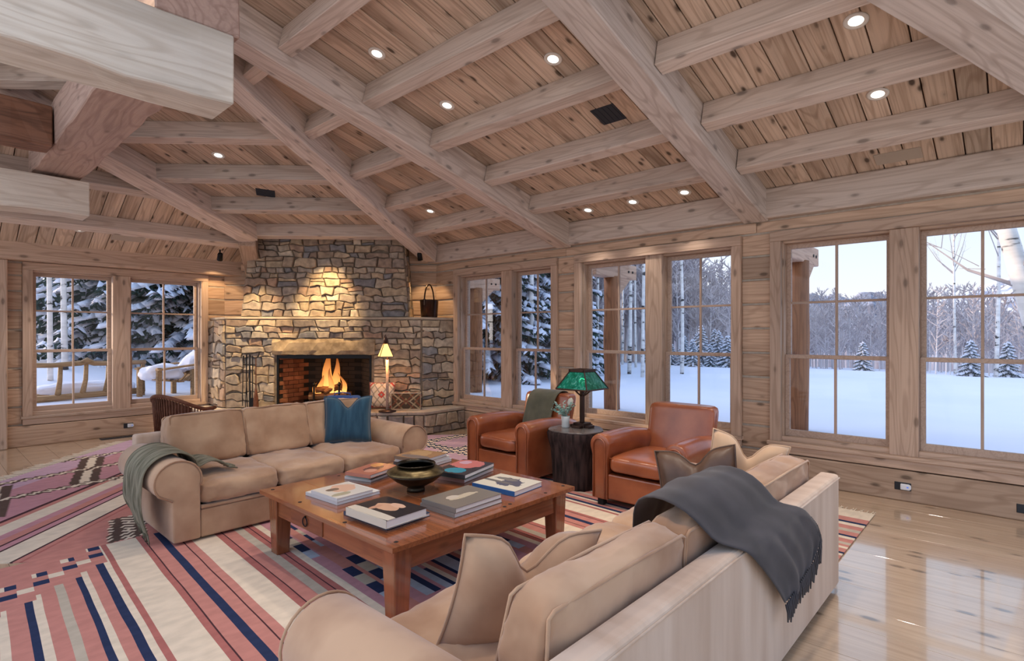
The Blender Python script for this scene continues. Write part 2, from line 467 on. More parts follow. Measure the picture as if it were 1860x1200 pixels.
def cushion(w, d, h, e=5.0, puff=0.25, n=14, wr=0.006, seed=0, sag=0.0):
    """box cushion w (x) by d (y) by h (z), centred, soft edged, slightly creased"""
    off = Vector((seed * 7.3, seed * 3.1, seed * 1.7))
    def f(a, b, c):
        # pull grid points towards the rim for rounder edges
        s = lambda t: math.sin(t * math.pi / 2) * 0.55 + t * 0.45
        a, b, c = s(a), s(b), s(c)
        t = (abs(a) ** e + abs(b) ** e + abs(c) ** e) ** (-1.0 / e) * max(abs(a), abs(b), abs(c))
        a, b, c = a * t, b * t, c * t
        k = 1 + puff * (1 - a * a) * (1 - b * b)
        kx = 1 + 0.03 * (1 - c * c)
        p = Vector((a * w / 2 * kx, b * d / 2 * kx, c * h / 2 * k - sag * (1 - a * a) * (1 - b * b) * (c > 0)))
        q = p * 6.0 + off
        r = noise.noise(q) * wr * 1.6 + (abs(noise.noise(q * 2.1 + Vector((9, 2, 4)))) ** 0.6 - 0.4) * wr * -1.2
        nv = Vector((a ** 3 / max(w, .1), b ** 3 / max(d, .1), c ** 3 / max(h, .1)))
        if nv.length > 1e-6: p += nv.normalized() * r
        return p
    return blob(n, f)
def pillow(s, th, chop=0.0, n=16, seed=0, s2=None, pinch=0.07, wr=0.008):
    """throw pillow standing in local XZ, thickness along Y, centred; chop dents the middle of its top edge"""
    s2 = s2 or s
    off = Vector((seed * 5.3, seed * 2.9, seed))
    V, F = [], []
    def P(a, b, side):
        ex = 1 - pinch * (1 - b * b) ; ez = 1 - pinch * (1 - a * a)
        x, z = a * s / 2 * ex, b * s2 / 2 * ez
        t = th / 2 * (max(0.0, (1 - a ** 4) * (1 - b ** 4))) ** 0.55
        w = math.exp(-(a / 0.30) ** 2) * max(0.0, b + 0.3) ** 1.3
        z -= chop * w
        t *= 1 - 0.45 * math.exp(-(a / 0.16) ** 2) * max(0.0, b) * (1 if chop else 0)
        q = Vector((x, z, side * 3)) * 7 + off
        y = side * (t + noise.noise(q) * wr * (1 if t > 0.01 else 0.1))
        return (x, y, z)
    idx = {}
    for side in (-1, 1):
        for i in range(n + 1):
            for j in range(n + 1):
                a, b = -1 + 2 * i / n, -1 + 2 * j / n
                rim = i in (0, n) or j in (0, n)
                if side == 1 and rim:
                    idx[(1, i, j)] = idx[(-1, i, j)]
                else:
                    idx[(side, i, j)] = len(V); V.append(P(a, b, side))
        for i in range(n):
            for j in range(n):
                q = (idx[(side, i, j)], idx[(side, i + 1, j)], idx[(side, i + 1, j + 1)], idx[(side, i, j + 1)])
                F.append(q if side == -1 else q[::-1])
    rim = [(-1 + 2 * i / n, -1) for i in range(n)] + [(1, -1 + 2 * i / n) for i in range(n)] + [(1 - 2 * i / n, 1) for i in range(n)] + [(-1, 1 - 2 * i / n) for i in range(n + 1)]
    return V, F, [P(a, b, 1) for a, b in rim]
def sheet(rows, mat, name, parent=None, M=None, th=0.008, sub=1, smooth=True):
    """grid of points rows[i][j] -> cloth with thickness"""
    m, n = len(rows), len(rows[0])
    V = [tuple(p) for r in rows for p in r]
    F = [(i * n + j, i * n + j + 1, (i + 1) * n + j + 1, (i + 1) * n + j) for i in range(m - 1) for j in range(n - 1)]
    o = put(name, V, F, mat, parent, M, smooth=smooth)
    s = o.modifiers.new('thickness', 'SOLIDIFY'); s.thickness = th; s.offset = 0
    if sub:
        u = o.modifiers.new('soft', 'SUBSURF'); u.levels = sub; u.render_levels = sub
    return o
def dup(root, M, label=None, group=None):
    """copy a thing with its parts and sub-parts; parts keep their place under the copy"""
    r = root.copy(); COL.objects.link(r); r.matrix_basis = M
    if label: r['label'] = label
    if group: r['group'] = group
    for ch in list(root.children):
        c = ch.copy(); COL.objects.link(c); c.parent = r
        for g in list(ch.children):
            d = g.copy(); COL.objects.link(d); d.parent = c
    return r
# ---------------------------------------------------------------- floor
XR, YL = 6.13, 9.91
floor = put('floor', bx(-2.2, 6.4, -2.2, 10.2, -0.14, -0.03), BF, 'dark_beam')
tag(floor, 'honey coloured glossy pine plank floor of the living room', 'floor', kind='structure')
rnd = random.Random(4)
x, i = -2.2, 0
while x < 6.13:
    w = rnd.choice((0.24, 0.28, 0.32))
    cut = rnd.uniform(0.5, 7.5)
    for a, b in ((-2.2, cut), (cut, 9.93)):
        box('floor_board', x + 0.001, min(x + w, 6.14) - 0.001, a + 0.001, b - 0.001, -0.03, 0.0, 'floor_pine', floor, bev=0.0006, along='y')
    x += w

# ---------------------------------------------------------------- walls with window openings
def holed_wall(name, ts, zs, holes, P, d0, d1, mat):
    """wall between depths d0 (room side) and d1, grid ts x zs, cells inside a hole left open"""
    V, F = [], []
    vi = {}
    def v(i, j, k):
        if (i, j, k) not in vi:
            vi[(i, j, k)] = len(V); V.append(P(ts[i], (d0, d1)[k], zs[j]))
        return vi[(i, j, k)]
    def solid(i, j):
        if not (0 <= i < len(ts) - 1 and 0 <= j < len(zs) - 1): return False
        t, z = (ts[i] + ts[i + 1]) / 2, (zs[j] + zs[j + 1]) / 2
        return not any(a < t < b and c < z < d for a, b, c, d in holes)
    for i in range(len(ts) - 1):
        for j in range(len(zs) - 1):
            if not solid(i, j): continue
            for k in (0, 1):
                F.append((v(i, j, k), v(i + 1, j, k), v(i + 1, j + 1, k), v(i, j + 1, k)))
            for (di, dj, a, b) in ((-1, 0, (i, j), (i, j + 1)), (1, 0, (i + 1, j), (i + 1, j + 1)), (0, -1, (i, j), (i + 1, j)), (0, 1, (i, j + 1), (i + 1, j + 1))):
                if not solid(i + di, j + dj):
                    F.append((v(*a, 0), v(*b, 0), v(*b, 1), v(*a, 1)))
    return tag(put(name, V, F, mat), kind='structure')
PR = lambda t, d, z: (XR + d, t, z)          # right wall: t = Y, d outwards
PL = lambda t, d, z: (t, YL + d, z)          # left wall:  t = X, d outwards
ZS0, ZS1 = 0.44, 2.47
# outer casing lo/hi and mullion lo/hi of each window pair
WR = [(4.74, 6.90, 5.61, 5.83), (2.22, 4.44, 3.16, 3.38), (-0.32, 1.92, 0.66, 0.88)]
WL = [(1.03, 3.34, 2.04, 2.26)]
CW = 0.105                                    # casing width
holesR = [(a + CW, b - CW, ZS0, ZS1) for a, b, c, d in WR]
holesL = [(a + CW, b - CW, ZS0, 2.38) for a, b, c, d in WL]
tsR = sorted({-2.2, 7.6} | {t for h in holesR for t in h[:2]})
tsL = sorted({-9.0, 6.4} | {t for h in holesL for t in h[:2]})  # left end runs on unseen, far past the room, to block the sun
wall_right = holed_wall('wall_right', tsR, [0, ZS0, ZS1, 3.15], holesR, PR, 0.012, 0.24, 'chinking')
tag(wall_right, 'squared log wall with pale chinking around the three big window pairs', 'wall')
wall_left = holed_wall('wall_left', tsL, [0, ZS0, 2.38, 3.15], holesL, PL, 0.012, 0.24, 'chinking')
tag(wall_left, 'squared log wall with the window pair left of the fireplace', 'wall')
COURSE = [0.285, 0.53, 0.79, 1.05, 1.31, 1.57, 1.83, 2.09, 2.34, 2.58, 2.71]
rl = random.Random(9)
def logs(par, P, runs, zs, horiz):
    for (t0, t1) in runs:
        for z0, z1 in zip(zs, zs[1:]):
            d = rl.uniform(-0.012, 0.004)
            a, b = P(t0, d, z0 + 0.011), P(t1, 0.05, z1 - 0.011)
            box('log', min(a[0], b[0]), max(a[0], b[0]), min(a[1], b[1]), max(a[1], b[1]), a[2], b[2], 'wall_log', par, bev=0.012, seg=2, along=horiz)
logs(wall_right, PR, [(6.90, 7.6), (4.44, 4.74), (1.92, 2.22), (-2.2, -0.32)], COURSE[:-1], 'y')
logs(wall_right, PR, [(-2.2, 2.07), (2.07, 4.6), (4.6, 7.6)], COURSE[-2:], 'y')
logs(wall_left, PL, [(0.87, 1.03), (3.34, 4.6), (-2.2, 0.55)], COURSE[:-3] + [2.30, 2.48], 'x')
# sill log along the foot of each wall, and the plates under the roof
box('sill_log', 6.06, 6.2, -2.2, 7.4, 0.0, 0.275, 'wall_log', wall_right, bev=0.012, seg=2)
box('sill_log', -2.2, 3.6, 9.83, 10.0, 0.0, 0.275, 'wall_log', wall_left, bev=0.012, seg=2)
box('wall_plate', 6.02, 6.25, -2.2, 7.5, 2.715, 3.02, 'purlin_fir', wall_right, bev=0.012)
box('wall_plate', -2.2, 4.6, 9.70, 10.0, 2.49, 2.78, 'trim_pine', wall_left, bev=0.012)
box('corner_post', 0.56, 0.87, 9.74, 9.98, 0.0, 2.49, 'trim_pine', wall_left, bev=0.012)

# ---------------------------------------------------------------- windows
glass = bpy.data.materials.new('window_glass')
t, b = nodes_of(glass)
t.nodes.remove(b)
tr = N(t, 'ShaderNodeBsdfTransparent'); gl = N(t, 'ShaderNodeBsdfGlossy'); gl.inputs['Roughness'].default_value = 0.0
fr = N(t, 'ShaderNodeFresnel'); fr.inputs['IOR'].default_value = 1.35
mx = N(t, 'ShaderNodeMixShader')
t.links.new(fr.outputs[0], mx.inputs[0]); t.links.new(tr.outputs[0], mx.inputs[1]); t.links.new(gl.outputs[0], mx.inputs[2])
t.links.new(mx.outputs[0], t.nodes['Material Output'].inputs[0])
MATS['window_glass'] = glass
def pbox(name, P, t0, t1, d0, d1, z0, z1, mat, par, bev=0.003):
    a, b = P(t0, d0, z0), P(t1, d1, z1)
    return box(name, min(a[0], b[0]), max(a[0], b[0]), min(a[1], b[1]), max(a[1], b[1]), z0, z1, mat, par, bev=bev)
def ring(name, P, t0, t1, z0, z1, st, sb, ss, d0, d1, mat, par):
    """rectangular frame in one piece: rails st (top), sb (bottom), stiles ss"""
    o = [(t0, z0), (t1, z0), (t1, z1), (t0, z1)]
    i = [(t0 + ss, z0 + sb), (t1 - ss, z0 + sb), (t1 - ss, z1 - st), (t0 + ss, z1 - st)]
    V = [P(p[0], d, p[1]) for d in (d0, d1) for q in (o, i) for p in q]
    F = []
    for k in range(4):
        k2 = (k + 1) % 4
        F += [(k, k2, 4 + k2, 4 + k), (8 + k, 8 + k2, 12 + k2, 12 + k), (k, k2, 8 + k2, 8 + k), (4 + k, 4 + k2, 12 + k2, 12 + k)]
    return put(name, V, F, mat, par, bev=0.003)
def window(num, P, lo, hi, ml, mh, ztop, wall_word, label):
    w = empty('window_%d' % num)
    tag(w, label, 'window', kind='structure')
    T = 'trim_pine'
    pbox('casing', P, lo, lo + CW, -0.045, 0.02, 0.40, ztop, T, w)
    pbox('casing', P, hi - CW, hi, -0.045, 0.02, 0.40, ztop, T, w)
    pbox('casing', P, lo, hi, -0.05, 0.02, ztop + 0.001, ztop + 0.105, T, w)
    pbox('window_sill', P, lo - 0.02, hi + 0.02, -0.075, 0.14, 0.365, 0.40, T, w)
    pbox('apron', P, lo, hi, -0.058, 0.01, 0.285, 0.364, T, w)
    pbox('mullion', P, ml, mh, -0.02, 0.20, 0.40, ztop, T, w)
    # reveal lining
    pbox('jamb', P, lo + CW - 0.012, lo + CW + 0.012, 0.021, 0.22, 0.42, ztop, T, w)
    pbox('jamb', P, hi - CW - 0.012, hi - CW + 0.012, 0.021, 0.22, 0.42, ztop, T, w)
    pbox('head_jamb', P, lo + CW, hi - CW, 0.021, 0.22, ztop - 0.02, ztop + 0.01, T, w)
    pbox('sill_board', P, lo + CW, hi - CW, 0.0, 0.23, 0.401, 0.45, T, w)
    for a, b in ((lo + CW + 0.012, ml), (mh, hi - CW - 0.012)):
        zm = 1.255
        for z0, z1, dd, st, sb in ((zm, ztop - 0.02, 0.125, 0.05, 0.04), (0.45, zm + 0.042, 0.075, 0.04, 0.065)):
            s = ring('sash', P, a, b, z0, z1, st, sb, 0.042, dd, dd + 0.045, 'sash_pine', w)
            i0, i1, j0, j1 = a + 0.042, b - 0.042, z0 + sb, z1 - st
            tm = (i0 + i1) / 2
            mw = 0.011
            pbox('muntin', P, tm - mw, tm + mw, dd + 0.008, dd + 0.037, j0, j1, 'sash_pine', s, bev=0.002)
            rows = [(j0, j1)]
            if z0 > 1:
                zc = 1.835
                for c0, c1 in ((i0, tm - mw), (tm + mw, i1)):
                    pbox('muntin', P, c0, c1, dd + 0.008, dd + 0.037, zc - mw, zc + mw, 'sash_pine', s, bev=0.002)
                rows = [(j0, zc - mw), (zc + mw, j1)]
            for r0, r1 in rows:
                for c0, c1 in ((i0, tm - mw), (tm + mw, i1)):
                    V = [P(c0, dd + 0.022, r0), P(c1, dd + 0.022, r0), P(c1, dd + 0.022, r1), P(c0, dd + 0.022, r1)]
                    put('pane', V, [(0, 1, 2, 3)], 'window_glass', s)
    return w
window(1, PR, *WR[0], ZS1, 'right', 'pair of double-hung windows beside the stone fireplace on the long wall')
window(2, PR, *WR[1], ZS1, 'right', 'pair of double-hung windows behind the leather armchairs and green lamp')
window(3, PR, *WR[2], ZS1, 'right', 'big pair of double-hung windows above the bare floor at the right')
window(4, PL, *WL[0], 2.38, 'left', 'pair of double-hung windows left of the fireplace looking on the snowy bench')

# ---------------------------------------------------------------- ceiling: three sloping boarded planes (and one beyond the last hip)
SR = 0.257
zR = lambda x, y=0: 3.0 + SR * (XR - x)
zF = lambda x, y: 5.267 - 0.169 * (x + y)
zL = lambda x, y: 7.476 - 0.49 * y
zG = lambda x, y: 5.267 - 0.169 * (x + 6.56 - y)
CC, HC = 4.25, 0.52                 # hip beside the fireplace:  y = CC + HC x
CD = 6.88                           # hip over the left wall:    y = CD + HC x
CE = 2.31                           # hip at the right:          y = CE - HC x
ceil = put('ceiling', [(-2.2, -2.2, 5.6), (-2.3, 10.2, 5.6), (-2.4, 10.2, 5.7), (-2.4, -2.2, 5.7)], [(0, 1, 2, 3)], 'dark_beam')
bpy.data.objects.remove(ceil)
# roof deck over the boards: one mesh, just above them
XT = -0.9
def roof_pt(f, x, y, up=0.06): return (x, y, f(x, y) + up)
V = [roof_pt(zR, XT, CC + HC * XT), roof_pt(zR, 6.35, CC + HC * 6.35), roof_pt(zR, 6.35, CE - HC * 6.35), roof_pt(zR, XT, CE - HC * XT),
     roof_pt(zF, 1.2, 12.7), roof_pt(zL, XT, CD + HC * XT), roof_pt(zF, 5.4, CD + HC * 5.4), roof_pt(zF, 6.6, 7.9), roof_pt(zL, XT, 10.3), roof_pt(zL, 5.4, 10.3)]
ceil = put('ceiling', V, [(0, 1, 2, 3), (0, 5, 6, 7, 1), (5, 8, 9, 6)], 'dark_beam')
tag(ceil, 'sloping ceiling of knotty pine boards between pale timber purlins', 'ceiling', kind='structure')
nR = Vector((SR, 0, 1)).normalized(); nF = Vector((0.169, 0.169, 1)).normalized(); nL = Vector((0, 0.49, 1)).normalized(); nG = Vector((0.169, -0.169, 1)).normalized()
rc = random.Random(21)
y = -1.2
while y < 7.5:
    w = rc.choice((0.17, 0.19, 0.215)); y0, y1 = y + 0.0045, y + w - 0.0045; y += w
    def lo_x(q): return max(XT, (q - CC) / HC, (CE - q) / HC)
    a0, a1 = lo_x(y0), lo_x(y1)
    if max(a0, a1) > 6.0: continue
    pts = [(6.2, y0), (6.2, y1), (a1, y1), (a0, y0)]
    quad_plank('ceiling_plank', [(px, py, zR(px)) for px, py in pts], nR, 0.03, (1, 0, -SR), 'ceiling_pine', ceil)
c = CC
while c < CD - 0.05:
    dc = rc.choice((0.19, 0.215, 0.24)); c0, c1 = c + 0.0045, min(c + dc, CD) - 0.0045; c += dc
    pts = [((s - k) / (1 + HC), k + HC * (s - k) / (1 + HC)) for s, k in ((13.9, c0), (13.9, c1), (5.0, c1), (4.0, c0))]
    quad_plank('ceiling_plank', [(px, py, zF(px, py)) for px, py in pts], nF, 0.03, (1, HC, -0.169 * (1 + HC)), 'ceiling_pine', ceil)
x = -1.2
while x < 5.2:
    w = rc.choice((0.17, 0.19, 0.21)); x0, x1 = x + 0.0045, x + w - 0.0045; x += w
    pts = [(x0, 9.98), (x1, 9.98), (x1, min(9.9, CD + HC * x1)), (x0, min(9.9, CD + HC * x0))]
    quad_plank('ceiling_plank', [(px, py, zL(px, py)) for px, py in pts], nL, 0.03, (0, 1, -0.49), 'ceiling_pine', ceil)
c = CE
while c > 0.2:
    dc = 0.215; c0, c1 = c - 0.003, c - dc + 0.003; c -= dc
    xs = ((6.6, c0), (6.6, c1), (0.2, c1), (0.2, c0))
    pts = [(px, k - HC * px) for px, k in xs]
    quad_plank('ceiling_plank', [(px, py, zG(px, py)) for px, py in pts], nG, 0.03, (1, -HC, -0.257), 'ceiling_pine', ceil)

# rafters and hips (things of their own), purlins (pieces of the ceiling)
def rafter(name, label, x0, x1, yf, zf, w=0.25, d=0.31, up=nR, seed=1):
    o = timber(name, (x0, yf(x0), zf(x0, yf(x0))), (x1, yf(x1), zf(x1, yf(x1))), w, d, 'beam_fir', None, up=up, bev=0.009, rough=0.004, n=14, seed=seed)
    return tag(o, label, 'beam', 'main ceiling beams')
rafter('ceiling_beam', 'broad pale ceiling beam running down between the middle and right window pairs', 6.16, -0.8, lambda x: 2.06, lambda x, y: zR(x), seed=1)
rafter('ceiling_beam', 'broad pale ceiling beam running down between the fireplace window pair and armchair window pair', 6.16, -0.8, lambda x: 4.605, lambda x, y: zR(x), seed=2)
nC = (nR + nF).normalized(); nD = (nF + nL).normalized(); nE = (nR + nG).normalized()
rafter('hip_beam', 'pinkish hip beam slanting down to the right shoulder of the chimney', 6.0, -1.0, lambda x: CC + HC * x, lambda x, y: zR(x), up=nC, seed=3)
hip_l = rafter('hip_beam', 'pale hip beam slanting down to the left shoulder of the chimney', 3.55, -1.0, lambda x: CD + HC * x, lambda x, y: zF(x, y), up=nD, d=0.30, seed=4)
rafter('hip_beam', 'wide grained hip beam cutting across the top right corner of the room', 6.3, 0.5, lambda x: CE - HC * x, lambda x, y: zR(x), w=0.3, d=0.33, up=nE, seed=5)
# knee at the foot of the left hip
o = timber('bracket', (3.50, 8.70, 3.10), (3.98, 9.60, 2.70), 0.24, 0.27, 'trim_pine', hip_l, up=(0.2, 0.4, 1), bev=0.012)
o.matrix_basis = hip_l.matrix_basis.inverted() @ o.matrix_basis
PW, PD = 0.13, 0.20
def purlin(p0, p1, up):
    timber('purlin', p0, p1, PW, PD, 'purlin_fir', ceil, up=up, bev=0.005, rough=0.002, n=5, seed=int(p0[0] * 97 + p0[1] * 13))
for xp in (0.6, 1.4, 2.2, 2.99, 3.78, 4.57, 5.34):
    xc = xp - 0.05
    yc, ye = CC + HC * xc, CE - HC * xc
    for a, b in ((yc - 0.06, 4.735), (4.475, 2.19), (1.93, ye + 0.06)):
        if a - b > 0.1:
            purlin((xc, a, zR(xc)), (xc, b, zR(xc)), nR)
for s in (5.2, 6.4, 7.6, 8.80, 10.0, 11.16, 12.36):
    s -= 0.07
    xa, xb = (s - CC) / (1 + HC), (s - CD) / (1 + HC)
    xa -= 0.07; xb += 0.07
    purlin((xa, s - xa, zF(xa, s - xa)), (xb, s - xb, zF(xb, s - xb)), nF)
for yp in (9.02, 8.22, 7.42):
    xe = min(3.75, (yp - CD) / HC) - 0.05
    purlin((-1.2, yp, zL(0, yp)), (xe, yp, zL(0, yp)), nL)

# hewn timbers crossing above the seating on the near side
def hewn(label, p0, p1, w, d, seed, mat='hewn_pale', n=9):
    o = timber('hewn_timber', p0, p1, w, d, mat, None, bev=0.008, rough=0.009, n=n * 2, seed=seed)
    return tag(o, label, 'timber', 'hewn crossing timbers')
hewn('big pale hewn timber nearest the camera at the top left, ending in mid-air', (-1.8, 3.34, 3.145), (1.21, 3.34, 3.145), 0.31, 0.38, 1)
hewn('lower pale hewn timber at the far left above the window, ending in mid-air', (-1.8, 7.40, 3.115), (1.29, 7.40, 3.115), 0.33, 0.36, 2)
hewn('hewn timber with reddish shade in its colour, resting across the two pale ones', (1.04, 7.55, 3.53), (1.04, 3.20, 3.53), 0.40, 0.38, 3, 'hewn_shaded')
hewn('added dark timber standing in for the unlit ceiling behind the hewn crosspiece', (-1.6, 6.25, 3.46), (0.832, 6.25, 3.46), 0.30, 0.34, 4, 'dark_beam')  # added timber; its dark colour stands in for unlit ceiling
# ---------------------------------------------------------------- diagonal wall behind the chimney
wb = empty('wall_back', (3.60, 9.91, 0), R_(-45))
tag(wb, 'log wall set diagonally across the corner behind the chimney', 'wall', kind='structure')
put('wall_core', bx(-0.05, 3.63, 0.02, 0.2, 0, 3.2), BF, 'chinking', wb)
zz = [0.0] + COURSE
for z0, z1 in zip(zz, zz[1:] + [2.98]):
    put('log', bx(0.0, 3.58, rl.uniform(-0.012, 0.0), 0.05, z0 + 0.011, z1 - 0.011), BF, 'wall_log', wb, bev=0.012, seg=2)

# ---------------------------------------------------------------- rubble stonework
def clip_poly(poly, p, n):
    """keep the side where (q-p).n <= 0"""
    out = []
    for i in range(len(poly)):
        a, b = poly[i], poly[(i + 1) % len(poly)]
        da = (a[0] - p[0]) * n[0] + (a[1] - p[1]) * n[1]
        db = (b[0] - p[0]) * n[0] + (b[1] - p[1]) * n[1]
        if da <= 0: out.append(a)
        if da * db < 0:
            t = da / (da - db)
            out.append((a[0] + (b[0] - a[0]) * t, a[1] + (b[1] - a[1]) * t))
    return out
def inset(poly, g):
    c = (sum(p[0] for p in poly) / len(poly), sum(p[1] for p in poly) / len(poly))
    q = list(poly)
    for i in range(len(poly)):
        a, b = poly[i], poly[(i + 1) % len(poly)]
        dx, dy = b[0] - a[0], b[1] - a[1]
        L = math.hypot(dx, dy)
        if L < 1e-6: continue
        nx, ny = dy / L, -dx / L
        if (c[0] - a[0]) * nx + (c[1] - a[1]) * ny > 0: nx, ny = -nx, -ny
        q = clip_poly(q, (a[0] - nx * g, a[1] - ny * g), (nx, ny))
        if len(q) < 3: return []
    return q
def tidy(q, m=0.012):
    out = []
    for p in q:
        if not out or math.hypot(p[0] - out[-1][0], p[1] - out[-1][1]) > m: out.append(p)
    if len(out) > 1 and math.hypot(out[0][0] - out[-1][0], out[0][1] - out[-1][1]) <= m: out.pop()
    return out
def rubble(parent, M, region, rows, wide, seed, mat='rubble', name='stone', proud=(0.018, 0.06)):
    """irregular bedded stones filling a quad region [(u,v) bottom-left, bottom-right, top-right, top-left]; M: local x = u, z = v, -y = out of the wall"""
    r = random.Random(seed)
    bl, br, tr, tl = region
    v0, v1 = bl[1], tl[1]
    beds = [v0]
    while beds[-1] < v1 - rows[0]:
        beds.append(min(v1, beds[-1] + r.uniform(*rows)))
    beds[-1] = v1
    du = 0.11
    u0, u1 = min(bl[0], tl[0]), max(br[0], tr[0])
    nn = max(2, int((u1 - u0) / du) + 2)
    wav = [[0.0] * (nn + 1) if k in (0, len(beds) - 1) else [r.uniform(-1, 1) * 0.24 * min(beds[k + 1] - beds[k], beds[k] - beds[k - 1]) for _ in range(nn + 1)] for k in range(len(beds))]
    def bed(k, u):
        q = max(0.0, min(nn - 1e-6, (u - u0) / (u1 - u0) * nn)); i = int(q)
        return beds[k] + wav[k][i] + (wav[k][i + 1] - wav[k][i]) * (q - i)
    def nodes(k, a, c):
        return [(u0 + (u1 - u0) * i / nn, beds[k] + wav[k][i]) for i in range(nn + 1) if a + 0.02 < u0 + (u1 - u0) * i / nn < c - 0.02]
    def lim(v):
        t = (v - v0) / (v1 - v0)
        return bl[0] + (tl[0] - bl[0]) * t, br[0] + (tr[0] - br[0]) * t
    polys = []
    for k in range(len(beds) - 1):
        vm = (beds[k] + beds[k + 1]) / 2; h = beds[k + 1] - beds[k]
        a, e = lim(vm)
        js = [(a, a)]
        while js[-1][0] < e - wide[0] * 1.3:
            w = r.uniform(*wide) * (0.75 if h < 0.09 else 1.0) * (1.3 if r.random() < 0.2 else 1.0)
            x_ = min(e, js[-1][0] + w)
            if e - x_ < wide[0] * 0.6: x_ = e
            sl = r.uniform(-0.35, 0.35) * min(h, 0.12) if x_ < e else 0
            js.append((x_ - sl / 2, x_ + sl / 2))
        if js[-1][0] < e - 1e-6: js.append((e, e))
        for (l0, l1), (r0, r1) in zip(js, js[1:]):
            lo = [(l0, bed(k, l0))] + nodes(k, l0, r0) + [(r0, bed(k, r0))]
            hi = [(l1, bed(k + 1, l1))] + nodes(k + 1, l1, r1) + [(r1, bed(k + 1, r1))]
            if h > 0.115 and r.random() < 0.30:            # a thin stone lying on a thicker one
                f = r.uniform(0.3, 0.68)
                mid = [(l0 + (l1 - l0) * f, lo[0][1] + (hi[0][1] - lo[0][1]) * (f + r.uniform(-.1, .1))), (r0 + (r1 - r0) * f, lo[-1][1] + (hi[-1][1] - lo[-1][1]) * (f + r.uniform(-.1, .1)))]
                polys += [lo + mid[::-1], mid + hi[::-1]]
            elif h > 0.10 and r0 - l0 > 0.2 and r.random() < 0.35:   # knocked-off corners
                c1, c2 = r.uniform(.15, .35), r.uniform(.15, .35)
                top = [(l1 + (r1 - l1) * c1 * .6, hi[0][1]), (r1 - (r1 - l1) * c2 * .6, hi[-1][1])]
                left = (l0 + (l1 - l0) * .6, lo[0][1] + (hi[0][1] - lo[0][1]) * (1 - c1)); right = (r0 + (r1 - r0) * .6, lo[-1][1] + (hi[-1][1] - lo[-1][1]) * (1 - c2))
                polys.append(lo + [right] + top[::-1] + [left])
            else:
                polys.append(lo + hi[::-1])
    n = 0
    for poly in polys:
        poly = tidy(poly, 0.008)
        if len(poly) < 3: continue
        c = (sum(p[0] for p in poly) / len(poly), sum(p[1] for p in poly) / len(poly))
        g = 0.0055
        poly = [(p[0] - g * 1.2 * (1 if p[0] > c[0] else -1) + r.uniform(-.004, .004), p[1] - g * (1 if p[1] > c[1] else -1) + r.uniform(-.003, .003)) for p in poly]
        dp = r.uniform(*proud)
        k = len(poly)
        tx, tz = r.uniform(-.12, .12), r.uniform(-.15, .15)
        V3 = []
        for ins, d in ((0.0, 0.0), (0.002, dp * 0.72), (0.014, dp)):
            for p in poly:
                ex, ez = p[0] - c[0], p[1] - c[1]
                L_ = max(1e-6, math.hypot(ex, ez)); f = max(0.5, 1 - ins / L_)
                V3.append((ex * f, -d - (tx * ex + tz * ez) * (0.6 if d > 0 else 0), ez * f))
        F = []
        for q in (0, 1):
            F += [(q * k + i, q * k + (i + 1) % k, (q + 1) * k + (i + 1) % k, (q + 1) * k + i) for i in range(k)]
        F.append(tuple(2 * k + i for i in range(k)))
        put(name, V3, F, mat, parent, M @ Matrix.Translation((c[0], 0, c[1])))
        n += 1
    return n

# ---------------------------------------------------------------- fireplace (local x along its front, y into the masonry)
FP = (3.38, 9.22, 0.0)
fp = empty('fireplace', FP, R_(-45), 'tall rubble stone fireplace set across the corner with a wide open firebox', 'fireplace')
O0, O1, OZ = 0.79, 2.275, 1.18
LOW = [((0, 0), (O0, 0), (O0, 0.643), (0, 0.643)), ((O1, 0), (3.06, 0), (3.06, 0.643), (O1, 0.643))]
V, F = join(prism([(-0.488, 0.488), (0, 0), (O0, 0), (O0, 0.643), (-0.332, 0.643)], 0, OZ), )
# lower breast in one mesh: grid across the front with the firebox left open
def breast():
    us = [0, O0, O1, 3.06]; zs = [0, OZ, 1.745]
    V, F = [], []
    for z in zs:
        V += [(-0.488, 0.488, z)] + [(u, 0, z) for u in us] + [(3.564, 0.325, z)] + [(3.246, 0.643, z)] + [(u, 0.643, z) for u in us[::-1]] + [(-0.332, 0.643, z)]
    m = 12
    # rim index: 0 left wall, 1..4 front, 5 right wall, 6 corner, 7..10 back (u reversed), 11 corner
    for L in (0, 1):
        a, b = L * m, (L + 1) * m
        for i in range(m):
            j = (i + 1) % m
            if L == 0 and i == 2: continue                      # the opening
            if L == 0 and i == 8: continue
            F.append((a + i, a + j, b + j, b + i))
    F.append((0 + 2, m + 2, m + 9, 9)); F.append((3, 8, m + 8, m + 3)); F.append((m + 2, m + 3, m + 8, m + 9))
    F.append((0, 1, 2, 9, 10, 11)); F.append((3, 4, 5, 6, 7, 8))
    F.append(tuple(2 * m + i for i in range(m)))
    return V, F
put('breast', *breast(), 'mortar', fp)
UP0 = [(0.20, 0.085), (2.86, 0.085)]; UP1 = [(0.34, 0.085), (2.76, 0.085)]
V = [(0.20, 0.085, 1.77), (2.86, 0.085, 1.77), (2.86, 0.66, 1.77), (0.20, 0.66, 1.77), (0.34, 0.085, 3.12), (2.76, 0.085, 3.12), (2.76, 0.66, 3.12), (0.34, 0.66, 3.12)]
put('chimney', V, BF, 'mortar', fp)
cap_poly = [(-0.50, 0.49), (-0.015, -0.025), (3.07, -0.025), (3.575, 0.315), (3.25, 0.64), (-0.335, 0.64)]
put('ledge', *prism(cap_poly, 1.745, 1.785), 'hearth_cap', fp, bev=0.008)
I4 = Matrix.Identity(4)
